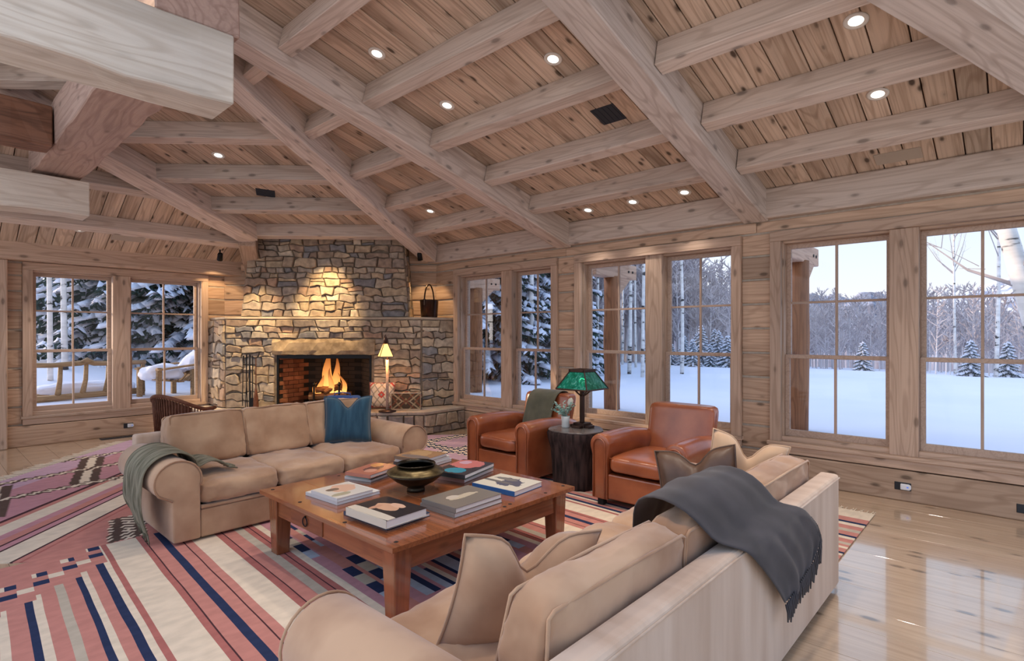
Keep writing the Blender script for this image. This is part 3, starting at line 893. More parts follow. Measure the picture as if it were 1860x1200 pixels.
def side_frame(p, q):
    """frame with x from p to q along the foot of a face, z up; -y outwards"""
    d = Vector((q[0] - p[0], q[1] - p[1], 0))
    return Matrix.Translation((p[0], p[1], 0)) @ Matrix.Rotation(math.atan2(d[1], d[0]), 4, 'Z'), d.length
ns = 0
UPM = Matrix.Translation((0, 0.085, 0))
ns += rubble(fp, UPM, [(0.20, 1.787), (2.86, 1.787), (2.76, 3.06), (0.34, 3.06)], (0.085, 0.165), (0.10, 0.30), 3)
ns += rubble(fp, I4, [(0, 1.445), (3.06, 1.445), (3.06, 1.74), (0, 1.74)], (0.08, 0.15), (0.12, 0.36), 4)
ns += rubble(fp, I4, [(0, 0.35), (O0 - 0.03, 0.35), (O0 - 0.03, 1.44), (0, 1.44)], (0.07, 0.15), (0.10, 0.34), 5)
ns += rubble(fp, I4, [(O1 + 0.03, 0.35), (3.06, 0.35), (3.06, 1.44), (O1 + 0.03, 1.44)], (0.07, 0.15), (0.10, 0.34), 6)
Ms, L = side_frame((3.06, 0), (3.564, 0.325))
ns += rubble(fp, Ms, [(0.01, 0.35), (L, 0.35), (L, 1.74), (0.01, 1.74)], (0.11, 0.19), (0.16, 0.32), 7)
Ms, L = side_frame((-0.488, 0.488), (0, 0))
ns += rubble(fp, Ms, [(0, 0.35), (L - .01, 0.35), (L - .01, 1.74), (0, 1.74)], (0.11, 0.19), (0.16, 0.32), 8)
Ms, L = side_frame((2.86, 0.085), (2.83, 0.66))
V4 = [(0.02, 1.787), (0.55, 1.787), (0.55, 3.06), (0.02, 3.06)]
Mt = Ms @ Matrix.Translation((0, 0, 1.787)) @ Matrix.Rotation(-math.atan(0.1 / 1.35), 4, 'X') @ Matrix.Translation((0, 0, -1.787))
ns += rubble(fp, Mt, V4, (0.10, 0.2), (0.16, 0.4), 9, proud=(0.01, 0.03))
# lintel: one long rough stone
r = random.Random(5)
Vl, Fl = [], []
n = 18
for i in range(n + 1):
    x = O0 - 0.06 + (O1 - O0 + 0.12) * i / n
    for (yy, zz_) in ((0.0, 1.182), (-0.05, 1.188), (-0.065, 1.25), (-0.055, 1.38), (-0.035, 1.435), (0.0, 1.438)):
        Vl.append((x, yy + r.uniform(-.012, .012) * (yy < 0), zz_ + r.uniform(-.008, .008)))
for i in range(n):
    for j in range(6):
        Fl.append((i * 6 + j, i * 6 + (j + 1) % 6, (i + 1) * 6 + (j + 1) % 6, (i + 1) * 6 + j))
Fl += [tuple(range(6)), tuple(n * 6 + j for j in range(5, -1, -1))]
put('lintel', Vl, Fl, 'lintel_stone', fp)
# firebox
fb = put('firebox', [(O0, 0.0, 0.34), (O1, 0.0, 0.34), (O1 - 0.3, 0.60, 0.34), (O0 + 0.3, 0.60, 0.34), (O0, 0.0, OZ), (O1, 0.0, OZ), (O1 - 0.3, 0.60, OZ), (O0 + 0.3, 0.60, OZ)],
         [(0, 1, 2, 3), (1, 2, 6, 5), (2, 3, 7, 6), (3, 0, 4, 7), (4, 5, 6, 7)], 'soot', fp)
rb = random.Random(2)
bm_ = mesh('fire_brick', bx(-0.108, 0.108, -0.006, 0.01, -0.031, 0.031), BF, 'brick', bev=0.003)
bs_ = mesh('fire_brick', bx(-0.108, 0.108, -0.006, 0.01, -0.031, 0.031), BF, 'soot_panel', bev=0.003)
for (p, q, me_) in (((O0, 0.0), (O0 + 0.3, 0.60), bm_), ((O0 + 0.3, 0.60), (O1 - 0.3, 0.60), bs_), ((O1 - 0.3, 0.60), (O1, 0.0), bs_)):
    d = Vector((q[0] - p[0], q[1] - p[1], 0)); L = d.length
    Mw = Matrix.Translation((p[0], p[1], 0)) @ Matrix.Rotation(math.atan2(d[1], d[0]), 4, 'Z')
    for row in range(12):
        u = 0.11 if row % 2 else 0.0
        while u < L:
            if 0.1 < u + 0.0 < L - 0.10:
                link(bpy.data.objects.new('fire_brick', me_), fb, Mw @ Matrix.Translation((u, -0.004, 0.38 + row * 0.069)))
            u += 0.224
# iron frame of the opening with its handle
put('fire_frame', *join((bx(O0, O1, -0.012, 0.02, OZ - 0.055, OZ + 0.002), BF), (bx(O0, O0 + 0.03, -0.012, 0.02, 0.35, OZ - 0.05), BF), (bx(O1 - 0.03, O1, -0.012, 0.02, 0.35, OZ - 0.05), BF)), 'black_iron', fp)
put('damper_handle', *join((bx(1.52, 1.54, -0.02, 0.0, OZ - 0.12, OZ - 0.05), BF)), 'black_iron', fp)

# fire
flame_m = bpy.data.materials.new('flame')
t, b = nodes_of(flame_m)
b.inputs['Base Color'].default_value = (0, 0, 0, 1)
cz = N(t, 'ShaderNodeTexCoord'); sz = N(t, 'ShaderNodeSeparateXYZ'); t.links.new(cz.outputs['Generated'], sz.inputs[0])
rf = ramp(t, [(0.0, (1.0, 0.55, 0.16)), (0.35, (1.0, 0.40, 0.09)), (1.0, (0.75, 0.16, 0.02))])
t.links.new(sz.outputs['Z'], rf.inputs[0]); t.links.new(rf.outputs[0], b.inputs['Emission Color'])
rs = ramp(t, [(0.0, (1, 1, 1)), (0.5, (0.5, 0.5, 0.5)), (1.0, (0.1, 0.1, 0.1))])
t.links.new(sz.outputs['Z'], rs.inputs[0])
mm = N(t, 'ShaderNodeMath', operation='MULTIPLY'); mm.inputs[1].default_value = 1.7
t.links.new(rs.outputs[0], mm.inputs[0]); t.links.new(mm.outputs[0], b.inputs['Emission Strength'])
MATS['flame'] = flame_m
fire = empty('log_fire', (FP[0] + (1.53 + 0.28) * .7071, FP[1] + (-1.53 + 0.28) * .7071, 0.345), R_(-45), 'burning logs with tall orange flames on iron andirons in the firebox', 'fire')
def flame(x, y, h, w, lean, seed):
    r = random.Random(seed)
    rows = []
    n = 10
    V, F = [], []
    for i in range(n + 1):
        s = i / n
        rad = w * (math.sin(math.pi * min(1, s * 0.85 + 0.15)) ** 0.8) * (1 - s * 0.55) * (1 if i < n else 0.03)
        cx = x + lean * s * s + 0.02 * math.sin(s * 7 + seed)
        for k in range(8):
            a = 2 * math.pi * k / 8
            V.append((cx + rad * math.cos(a), y + rad * 0.45 * math.sin(a), 0.12 + h * s))
    for i in range(n):
        for k in range(8):
            F.append((i * 8 + k, i * 8 + (k + 1) % 8, (i + 1) * 8 + (k + 1) % 8, (i + 1) * 8 + k))
    F += [tuple(range(8))[::-1], tuple(n * 8 + k for k in range(8))]
    put('flame', V, F, 'flame', fire, smooth=True)
flame(-0.03, 0.04, 0.80, 0.11, -0.01, 1); flame(0.12, 0.05, 0.70, 0.085, -0.03, 2); flame(-0.17, 0.02, 0.46, 0.06, 0.10, 3)
flame(0.25, 0.02, 0.42, 0.05, -0.10, 4); flame(0.03, -0.05, 0.50, 0.06, 0.0, 5); flame(-0.27, 0.03, 0.26, 0.04, 0.06, 6)
for (a, c, rr) in (((-0.34, 0.06, 0.15), (0.34, 0.10, 0.16), 0.065), ((-0.30, -0.08, 0.14), (0.30, -0.06, 0.15), 0.055), ((-0.22, -0.02, 0.25), (0.20, 0.08, 0.27), 0.05), ((-0.05, -0.10, 0.22), (0.25, 0.10, 0.36), 0.04)):
    put('firewood', *tube([a, ((a[0] + c[0]) / 2, (a[1] + c[1]) / 2, (a[2] + c[2]) / 2 + .01), c], [rr, rr * 1.05, rr * .95], 9), 'firewood', fire)
for sx in (-0.20, 0.20):
    put('andiron', *join(tube([(sx, -0.16, 0.0), (sx, -0.16, 0.34)], 0.016, 8), tube([(sx, -0.16, 0.33), (sx, -0.16, 0.36), (sx, -0.16, 0.40)], [0.02, 0.034, 0.006], 8), tube([(sx, -0.16, 0.06), (sx, 0.16, 0.06)], 0.014, 6), tube([(sx - .06, -0.17, 0.0), (sx, -0.16, 0.07), (sx + .06, -0.17, 0.0)], 0.012, 6)), 'black_iron', fire)
def lamp(kind, name, loc, energy, color, parent=None, **kw):
    d = bpy.data.lights.new(name, kind); d.energy = energy; d.color = color
    for k, v in kw.items(): setattr(d, k, v)
    o = bpy.data.objects.new(name, d)
    link(o, parent, Matrix.Translation(loc) if not isinstance(loc, Matrix) else loc)
    return o
lamp('POINT', 'fire_glow', (0.0, -0.10, 0.42), 5, (1.0, 0.45, 0.14), fire, shadow_soft_size=0.18)

# ---------------------------------------------------------------- raised hearth
he = empty('hearth', (4.0, 8.0, 0), 0, 'raised stone hearth bench wrapping the foot of the fireplace', 'hearth')
HP = [(6.05, 6.62), (5.22, 6.58), (3.02, 8.58), (3.02, 9.82), (3.38, 9.82), (3.38, 9.22), (5.545, 7.055), (6.05, 6.94)]
HM = Matrix.Translation((-4.0, -8.0, 0))
put('hearth_core', *prism([(p[0], p[1]) for p in HP], 0.0, 0.30), 'mortar', he, HM)
def slab(pts):
    cxy = (sum(p[0] for p in pts) / len(pts), sum(p[1] for p in pts) / len(pts))
    pts = [(p[0] + (cxy[0] - p[0]) * .008, p[1] + (cxy[1] - p[1]) * .008) for p in pts]
    put('flagstone', *prism(pts, 0.30, 0.345), 'hearth_cap', he, HM, bev=0.008)
slab([(6.05, 6.58), (5.68, 6.56), (5.56, 7.03), (6.05, 6.93)])
slab([(5.68, 6.56), (5.21, 6.54), (5.02, 6.72), (5.20, 7.38), (5.55, 7.04)])
prev = ((5.02, 6.72), (5.20, 7.38))
for k in range(1, 7):
    s = k / 6
    a = (5.02 + (3.0 - 5.02) * s, 6.72 + (8.56 - 6.72) * s); c2 = (5.20 + (3.38 - 5.20) * s, 7.38 + (9.20 - 7.38) * s)
    slab([prev[0], a, c2, prev[1]]); prev = (a, c2)
slab([(3.0, 8.56), (3.0, 9.82), (3.38, 9.82), (3.38, 9.20)])
Mh, L = side_frame((5.22, 6.58), (6.05, 6.62))
ns += rubble(he, HM @ Mh, [(0, 0.005), (L, 0.005), (L, 0.295), (0, 0.295)], (0.08, 0.13), (0.15, 0.30), 11)
Mh, L = side_frame((3.02, 8.58), (5.22, 6.58))
ns += rubble(he, HM @ Mh, [(1.4, 0.005), (L, 0.005), (L, 0.295), (1.4, 0.295)], (0.08, 0.13), (0.15, 0.30), 12)
print('stones', ns)
# ---------------------------------------------------------------- sofas
def sofa(loc, rz, W, D, label, nseat, seed, seat_top=0.43, back_h=0.68, cush_top=0.825, bt=0.25):
    s = empty('sofa', loc, rz, label, 'sofa', 'tan suede sofas')
    IN = 0.30                                   # inner side of an arm
    for side in (0, 1):
        prof = [(0.12, 0.03), (0.115, 0.33)]
        for k in range(19):                     # scroll
            a = R_(215 - k * 235 / 18)
            prof.append((0.152 + 0.152 * math.cos(a), 0.465 + 0.145 * math.sin(a)))
        prof += [(IN, 0.03)]
        if side: prof = [(W - p[0], p[1]) for p in prof][::-1]
        V, F = prism(prof, 0.0, D - 0.08, 'y')
        put('arm', V, F, 'suede', s, bev=0.016, seg=2, smooth=True, ang=50)
        # welt around the front of the arm
        path = [(p[0] + (0.152 - p[0]) * 0.0, -0.001, p[1]) for p in prof[1:-1]]
        put('arm_piping', *tube(path, 0.006, 6), 'suede', s, smooth=True)
    put('base', bx(IN + 0.001, W - IN - 0.001, 0.012, D - 0.1, 0.03, 0.235), BF, 'suede', s, bev=0.014, seg=2)
    put('front_welt', bx(IN + 0.001, W - IN - 0.001, 0.004, 0.05, 0.237, 0.262), BF, 'suede', s, bev=0.010, seg=2)
    put('back_frame', bx(0.115, W - 0.115, D - 0.105, D, 0.03, back_h), BF, 'suede_back', s, bev=0.022, seg=3, smooth=False)
    put('back_welt', *tube([(0.125, D + 0.001, back_h - 0.022), (W / 2, D + 0.001, back_h - 0.022), (W - 0.125, D + 0.001, back_h - 0.022)], 0.005, 6), 'suede_back', s, smooth=True)
    cw = (W - 2 * IN) / nseat
    for i in range(nseat):
        V, F = cushion(cw - 0.006, D - 0.27, seat_top - 0.265, e=7, puff=0.22, wr=0.012, seed=seed + i, n=24)
        put('seat_cushion', V, F, 'suede', s, Matrix.Translation((IN + cw * (i + .5), (D - 0.27) / 2 - 0.012, (seat_top + 0.262) / 2)), smooth=True)
        V, F = cushion(cw + 0.012, bt, cush_top - 0.41, e=10, puff=0.06, wr=0.009, seed=seed + 10 + i, n=26)
        V = [(v[0], v[1] * (1 + 0.25 * (-(v[2]) / 0.25)), v[2]) for v in V]
        bc = put('back_cushion', V, F, 'suede', s, Matrix.Translation((IN + cw * (i + .5), D - 0.12 - bt / 2, (cush_top + 0.41) / 2 + 0.005)) @ Matrix.Rotation(R_(-9), 4, 'X') , smooth=True)
        hw, hh = (cw + 0.012) / 2 * 0.965, (cush_top - 0.41) / 2 * 0.965
        for yy in (-bt * 0.47, bt * 0.47):
            put('piping', *tube([(-hw, yy * 1.22, -hh), (-hw * 1.0, yy * 0.80, hh * 0.93), (-hw * 0.94, yy * 0.78, hh * 1.0), (0, yy * 0.8, hh * 1.03), (hw * 0.94, yy * 0.78, hh), (hw, yy * 0.80, hh * 0.93), (hw, yy * 1.22, -hh)], 0.006, 6), 'suede', bc, smooth=True)
    return s
sofa((1.13, 4.36, 0.0), 0, 2.37, 1.06, 'three-seat tan suede sofa in front of the fireplace facing the coffee table', 3, 3)
sofa((3.83, 1.76, 0.0), R_(180), 3.02, 0.98, 'tan suede sofa in the foreground seen from behind its back', 3, 31, seat_top=0.45, cush_top=0.79, bt=0.18)

# throw pillows
def throw_pillow(loc, rz, tilt, size, th, chop, mat, label, seed, pipe=None, s2=None, roll=0.0, cat='pillow'):
    V, F, rim = pillow(size, th, chop, seed=seed, s2=s2)
    M = Matrix.Translation(loc) @ Matrix.Rotation(rz, 4, 'Z') @ Matrix.Rotation(tilt, 4, 'X') @ Matrix.Rotation(roll, 4, 'Y')
    o = put('throw_pillow', V, F, mat, None, M, smooth=True)
    tag(o, label, cat)
    if pipe: put('piping', *tube(rim, 0.006, 6, cap=False), pipe, o, smooth=True)
    return o
throw_pillow((2.95, 4.92, 0.66), R_(-38), R_(-12), 0.46, 0.17, 0.075, 'blue_linen', 'teal blue linen pillow with a dented top on the far sofa', 2, 'blue_linen')
throw_pillow((1.47, 1.30, 0.605), R_(-22), R_(16), 0.55, 0.19, 0.10, 'suede', 'tan suede pillow with a chopped top on the near sofa', 5, 'suede', s2=0.44, roll=R_(8))
throw_pillow((3.08, 1.36, 0.615), R_(-76), R_(-14), 0.46, 0.17, 0.06, 'dark_leather', 'dark brown leather pillow on the near sofa', 6, 'dark_leather', roll=R_(-10))
throw_pillow((3.40, 1.22, 0.665), R_(-62), R_(-8), 0.44, 0.16, 0.08, 'suede_light', 'light tan pillow behind the brown leather one', 7, 'suede_light', roll=R_(12))

# ---------------------------------------------------------------- throws
def drape(profile, ts, f, jit=0.0):
    """profile: list of points; returns rows"""
    return [[f(s, tt) for tt in ts] for s in profile]
# grey-green throw bunched over the left arm of the far sofa (world coordinates; arm scroll centre x=1.282 z=0.465)
rows = []
rt = random.Random(3)
nj = 22
for j in range(nj + 1):
    tt = j / nj                                    # along the arm from front to back
    yy = 4.50 + 0.46 * tt
    row = []
    for i in range(29):
        s = i / 28                                 # from the seat, over the scroll, down outside
        if s < 0.22:
            q = s / 0.22
            px, pz = 1.66 - 0.235 * q, 0.475 + 0.015 * q + 0.055 * math.sin(q * math.pi)
            k = 1 - (0.65 * (1 - q)) ; yq = 4.60 + (yy - 4.60) * k - 0.05 * (1 - q)
        elif s < 0.62:
            q = (s - 0.22) / 0.40
            a = R_(20 + q * 170)
            px, pz = 1.282 + 0.172 * math.cos(a), 0.468 + 0.163 * math.sin(a); yq = yy
        else:
            q = (s - 0.62) / 0.38
            px = 1.112 - 0.02 * math.sin(q * 3) + 0.035 * q
            pz = 0.435 - q * (0.34 - 0.12 * tt)
            yq = yy + 0.05 * q * (0.4 - tt)
        fold = 0.014 * math.sin(tt * 19 + s * 5) + 0.009 * math.sin(tt * 41 + 1.3 - s * 7)
        nrm = Vector((px - 1.282, 0, pz - 0.40)).normalized()
        row.append((px + nrm[0] * (0.012 + abs(fold)), yq, pz + nrm[2] * (0.012 + abs(fold))))
    rows.append(row)
m = mottled('grey_green_weave', (0.10, 0.095, 0.062), (0.30, 0.275, 0.20), scale=9, rough=0.95, sheen=0.05, stretch=(0.6, 7, 0.6), bmp=0.4, bscale=90)
o = sheet(rows, 'grey_green_weave', 'throw_blanket', th=0.012)
tag(o, 'grey-green woven throw bunched over the left arm of the far sofa', 'blanket')
rf_ = []
for k in range(26):
    b0 = rows[min(nj, int(k / 26 * nj))][28]
    p = Vector(b0)
    rf_.append(tube([p, p + Vector((0.004, rt.uniform(-.01, .01), -0.03)), p + Vector((0.008, rt.uniform(-.02, .02), -0.065))], [0.005, 0.004, 0.003], 5))
fr_o = put('fringe', *join(*rf_), 'grey_green_weave', o, smooth=True); fr_o['kind'] = 'stuff'
rf_ = []
for k in range(9):
    b0 = Vector(rows[min(nj, int(k / 9 * nj))][0])
    rf_.append(tube([b0, b0 + Vector((0.03, rt.uniform(-.02, .0), -0.008)), b0 + Vector((0.06, rt.uniform(-.03, .0), -0.018))], [0.008, 0.007, 0.004], 5))
fr_o = put('fringe', *join(*rf_), 'grey_green_weave', o, smooth=True); fr_o['kind'] = 'stuff'

# charcoal throw over the back of the near sofa
PROF = [(1.30, 0.53), (1.25, 0.62), (1.205, 0.745), (1.14, 0.842), (1.05, 0.880), (0.95, 0.872), (0.872, 0.812), (0.842, 0.735), (0.815, 0.706), (0.775, 0.692), (0.755, 0.66), (0.752, 0.60), (0.750, 0.53), (0.749, 0.46), (0.748, 0.40), (0.747, 0.345)]
LX = [2.23, 2.16, 2.08, 2.00, 1.96, 1.95, 1.98, 2.03, 2.08, 2.12, 2.17, 2.24, 2.33, 2.41, 2.47, 2.52]
RX = [2.42, 2.50, 2.56, 2.60, 2.63, 2.65, 2.69, 2.74, 2.79, 2.83, 2.88, 2.95, 3.03, 3.07, 3.04, 2.92]
rows = []
for (py, pz), l, r_ in zip(PROF, LX, RX):
    row = []
    for j in range(25):
        tt = j / 24
        fold = 0.013 * math.sin(tt * 9 + pz * 4) + 0.008 * math.sin(tt * 21 + 2 + pz * 3)
        hang = max(0.0, 0.70 - pz) if py < 0.8 else 0.0
        row.append((l + (r_ - l) * tt, py + (-1 if py < 0.8 else 1) * (0.004 + abs(fold) * (0.3 + 2.2 * hang)), pz + (fold * 0.5 if py > 0.8 else 0) + (0.22 * hang * (tt - 0.25) ** 2 * 1.6)))
    rows.append(row)
o = sheet(rows, 'charcoal_wool', 'throw_blanket', th=0.010)
tag(o, 'charcoal wool throw with a knotted fringe hanging over the near sofa back', 'blanket')
rt = random.Random(8)
def tassel(p, L):
    p = Vector(p); dx = rt.uniform(-.012, .012)
    return tube([p, p + Vector((dx * .4, -0.006, -L * .45)), p + Vector((dx, -0.004, -L))], [0.005, 0.0045, 0.0035], 5)
ends = [Vector(rows[-1][0]).lerp(Vector(rows[-1][-1]), k / 21) for k in range(22)]
ends += [Vector(rows[11 + i][-1]).lerp(Vector(rows[12 + i][-1]), q / 5) for i in range(4) for q in range(5)]
fr_o = put('fringe', *join(*[tassel(p, rt.uniform(0.07, 0.10)) for p in ends]), 'charcoal_wool', o, smooth=True)
fr_o['kind'] = 'stuff'

# ---------------------------------------------------------------- leather club chairs (local: front at x=0, back towards +x)
def club_chair(loc, label):
    c = empty('club_chair', loc, 0, label, 'armchair', 'leather club chairs')
    L = 'club_leather'
    for s in (-1, 1):
        yo, yi = 0.43, 0.275                     # outer / inner face of the arm
        prof = [(yo - 0.01, 0.06), (yo, 0.44)]
        for k in range(13):
            a = R_(-10 + k * 200 / 12)
            prof.append((0.352 + 0.098 * math.cos(a), 0.525 + 0.098 * math.sin(a)))
        prof += [(yi, 0.42), (yi, 0.06)]
        prof = [(s * p[0], p[1]) for p in prof]
        if s < 0: prof = prof[::-1]
        n = len(prof)
        V, F = [], []
        for x, dz in ((0.0, 0.0), (0.10, 0.004), (0.30, 0.008), (0.50, 0.002), (0.68, -0.02), (0.84, -0.05)):
            V += [(x, p[0], p[1] + (dz if p[1] > 0.3 else 0)) for p in prof]
        for i in range(5):
            for k in range(n):
                F.append((i * n + k, i * n + (k + 1) % n, (i + 1) * n + (k + 1) % n, (i + 1) * n + k))
        F += [tuple(range(n)), tuple(5 * n + k for k in range(n))[::-1]]
        put('arm', V, F, L, c, bev=0.012, seg=2, smooth=True, ang=50)
        pth = [(-0.006, s * (0.352 + 0.060 * math.cos(R_(q))), 0.525 + 0.060 * math.sin(R_(q))) for q in range(0, 181, 15)]
        pth = [(-0.006, s * 0.412, 0.07)] + pth + [(-0.006, s * 0.292, 0.07)]
        put('arm_piping', *tube(pth, 0.0075, 6), L, c, smooth=True)
    put('front_rail', bx(0.012, 0.10, -0.274, 0.274, 0.07, 0.285), BF, L, c, bev=0.012, seg=2)
    put('seat_deck', bx(0.10, 0.80, -0.274, 0.274, 0.10, 0.27), BF, L, c)
    V, F = cushion(0.70, 0.535, 0.145, e=7, puff=0.22, wr=0.004, seed=int(loc[1] * 10), n=14)
    cu = put('seat_cushion', V, F, L, c, Matrix.Translation((0.345, 0, 0.375)), smooth=True)
    put('piping', *tube([(-0.335, -0.255, 0.050), (-0.344, 0.0, 0.055), (-0.335, 0.255, 0.050)], 0.006, 6), L, cu, smooth=True)
    # leaning back
    def fb(a, b, cc):
        e = 11
        t = (abs(a) ** e + abs(b) ** e + abs(cc) ** e) ** (-1 / e) * max(abs(a), abs(b), abs(cc))
        a, b, cc = a * t, b * t, cc * t
        th = 0.085 * (1 + 0.25 * (1 - b * b)) * (1.0 - 0.10 * cc)
        x = a * th + (0.03 * (1 - cc * cc) if a < 0 else 0.0)
        return Vector((x + 0.11 * (cc + 1) / 2 * 1.55, b * (0.315 + 0.01 * cc), cc * 0.30))
    put('backrest', *blob(14, fb), L, c, Matrix.Translation((0.735, 0, 0.535)), smooth=True)
    put('back_panel', bx(0.83, 0.93, -0.40, 0.40, 0.08, 0.50), BF, L, c, bev=0.03, seg=3)
    for fx, fy in ((0.06, -0.36), (0.06, 0.36), (0.86, -0.36), (0.86, 0.36)):
        put('foot', bx(fx - 0.03, fx + 0.03, fy - 0.03, fy + 0.03, 0.0, 0.075), BF, 'soot', c, bev=0.004)
    return c
club_chair((4.07, 3.955, 0.012), 'rust leather club chair with an olive blanket over its back')
club_chair((4.07, 2.345, 0.012), 'rust leather club chair right of the stump table, half hidden by the near sofa')
# olive blanket over the far chair's back
rows = []
for (px, pz) in [(4.72, 0.44), (4.745, 0.52), (4.77, 0.62), (4.80, 0.72), (4.83, 0.80), (4.875, 0.848), (4.95, 0.872), (5.04, 0.868), (5.10, 0.82), (5.115, 0.74), (5.11, 0.62), (5.10, 0.50)]:
    rows.append([(px + 0.006 * math.sin(j * 1.3), 3.79 + 0.40 * j / 12 - 0.04 * (pz - 0.4), pz) for j in range(13)])
o = sheet(rows, 'olive_wool', 'chair_blanket', th=0.012)
tag(o, 'plain olive green blanket draped over the far leather chair', 'blanket')

# wicker chair behind the far sofa
wk = empty('wicker_chair', (2.22, 7.30, 0.006), R_(112), 'reddish brown wicker tub chair behind the far sofa by the left window', 'armchair')
# local: seat centre at origin, open side towards -y
seg = 40
def wrap(a, z):
    rr = 0.30 + 0.07 * (z - 0.35)
    return (rr * math.cos(a) * 1.05, rr * math.sin(a), z)
for k in range(seg + 1):
    a = R_(-20 + 220 * k / seg)
    top = 0.62 + 0.17 * max(0.0, math.sin(a)) ** 1.5
    put('cane', *tube([wrap(a, 0.36), wrap(a, (0.36 + top) / 2), wrap(a, top)], 0.007, 5), 'wicker', wk, smooth=True)
rim = []
for k in range(31):
    a = R_(-28 + 236 * k / 30)
    rim.append(wrap(a, 0.63 + 0.17 * max(0.0, math.sin(a)) ** 1.5))
put('rim', *tube(rim, 0.022, 8), 'wicker', wk, smooth=True)
put('panel', *(lambda P: ([p for q in P for p in q], [(i * 2, i * 2 + 2, i * 2 + 3, i * 2 + 1) for i in range(30)]))([(tuple(0.97 * c if i < 2 else c for i, c in enumerate(wrap(R_(30 + 120 * k / 30), 0.36))), tuple(0.97 * c if i < 2 else c for i, c in enumerate(wrap(R_(30 + 120 * k / 30), 0.60 + 0.17 * max(0, math.sin(R_(30 + 120 * k / 30))) ** 1.5)))) for k in range(31)]), 'wicker', wk)
put('seat', *lathe([(0.0, 0.33), (0.29, 0.33), (0.31, 0.36), (0.29, 0.385), (0.0, 0.395)], 28), 'wicker', wk, smooth=True)
for a in (45, 135, 225, 315):
    ca, sa = math.cos(R_(a)), math.sin(R_(a))
    put('leg', *tube([(0.24 * ca, 0.24 * sa, 0.34), (0.28 * ca, 0.28 * sa, 0.0)], [0.02, 0.016], 8), 'wicker', wk, smooth=True)
# ---------------------------------------------------------------- rugs
def yarn(name, c, k=0.07):
    mottled('rug_' + name, [x * (1 - k) for x in c], [min(1, x * (1 + k)) for x in c], scale=9, rough=0.95, spec=0.05, stretch=(1, 2, 1), bmp=0.06, bscale=160)
    return 'rug_' + name
RC = ['pink', 'dkpink', 'cream', 'navy', 'beige', 'line', 'blue', 'mauve', 'brown', 'lav']
RCOL = [(0.54, 0.235, 0.195), (0.43, 0.155, 0.135), (0.74, 0.62, 0.48), (0.030, 0.042, 0.095), (0.50, 0.43, 0.34), (0.075, 0.035, 0.04), (0.42, 0.47, 0.55), (0.52, 0.26, 0.285), (0.115, 0.075, 0.06), (0.54, 0.36, 0.44)]
RM = [yarn(n, c) for n, c in zip(RC, RCOL)]
PK, DK, CR, NV, BG, LN, BL, MV, BR, LV = range(10)
def rug_mesh(name, xs, ys, col, place, z0, z1, wob=0.004):
    nx, ny = len(xs), len(ys)
    V = []
    for j, y in enumerate(ys):
        for i, x in enumerate(xs):
            w = wob * noise.noise(Vector((x * 9, y * 3.1, 1.7))) if 0 < i < nx - 1 else 0
            p = place(x + w, y)
            V.append((p[0], p[1], z1))
    F, fm = [], []
    for j in range(ny - 1):
        for i in range(nx - 1):
            F.append((j * nx + i, j * nx + i + 1, (j + 1) * nx + i + 1, (j + 1) * nx + i))
            fm.append(col((xs[i] + xs[i + 1]) / 2, (ys[j] + ys[j + 1]) / 2))
    me = bpy.data.meshes.new(name)
    me.from_pydata(V, [], F)
    for m in RM: me.materials.append(MATS[m])
    me.polygons.foreach_set('material_index', fm)
    me.update()
    o = link(bpy.data.objects.new(name, me))
    s = o.modifiers.new('pile', 'SOLIDIFY'); s.thickness = z1 - z0; s.offset = -1
    return o
# near striped rug: stripes run along Y, mirrored about its middle
ST_ = [(-0.60, CR), (-0.40, PK), (-0.30, NV), (-0.26, CR), (-0.20, PK), (-0.12, BG), (-0.06, PK), (0.02, NV), (0.055, CR), (0.10, PK), (0.17, BG), (0.215, PK), (0.255, CR), (0.293, PK), (0.368, NV), (0.402, CR), (0.442, PK), (0.507, BG), (0.549, PK), (0.613, NV), (0.645, CR), (0.677, PK), (0.730, NV), (0.772, CR), (0.805, DK),
       (0.837, CR), (1.014, DK), (1.048, LN), (1.056, PK), (1.13, NV), (1.178, PK), (1.243, LN), (1.251, PK), (1.30, CR), (1.455, DK), (1.50, LN), (1.508, PK), (1.59, BG), (1.65, DK), (1.685, LN), (1.693, DK), (1.73, CR), (1.78, MV), (1.86, PK), (1.95, MV),
       (2.03, BL), (2.09, NV), (2.14, MV), (2.17, BL), (2.22, NV), (2.25, CR), (2.29, PK), (2.33, NV), (2.36, BL)]
MID = 2.41
bounds = [b_ for b_, c_ in ST_]
full = ST_ + [(MID, BL)]
edges = bounds + [MID] + [2 * MID - b_ for b_ in bounds[::-1]]
cols = [c_ for b_, c_ in ST_] + [c_ for b_, c_ in ST_[::-1]]
grid_x = sorted(set([round(e_, 4) for e_ in edges] + [round(-0.63 + 0.075 * k, 4) for k in range(81) if -0.6 < -0.63 + 0.075 * k < 5.42]))
def stripe(x):
    for k in range(len(cols)):
        if edges[k] <= x < edges[k + 1]: return cols[k]
    return CR
DY = 0.0375
Y0, Y1 = 0.88, 4.78
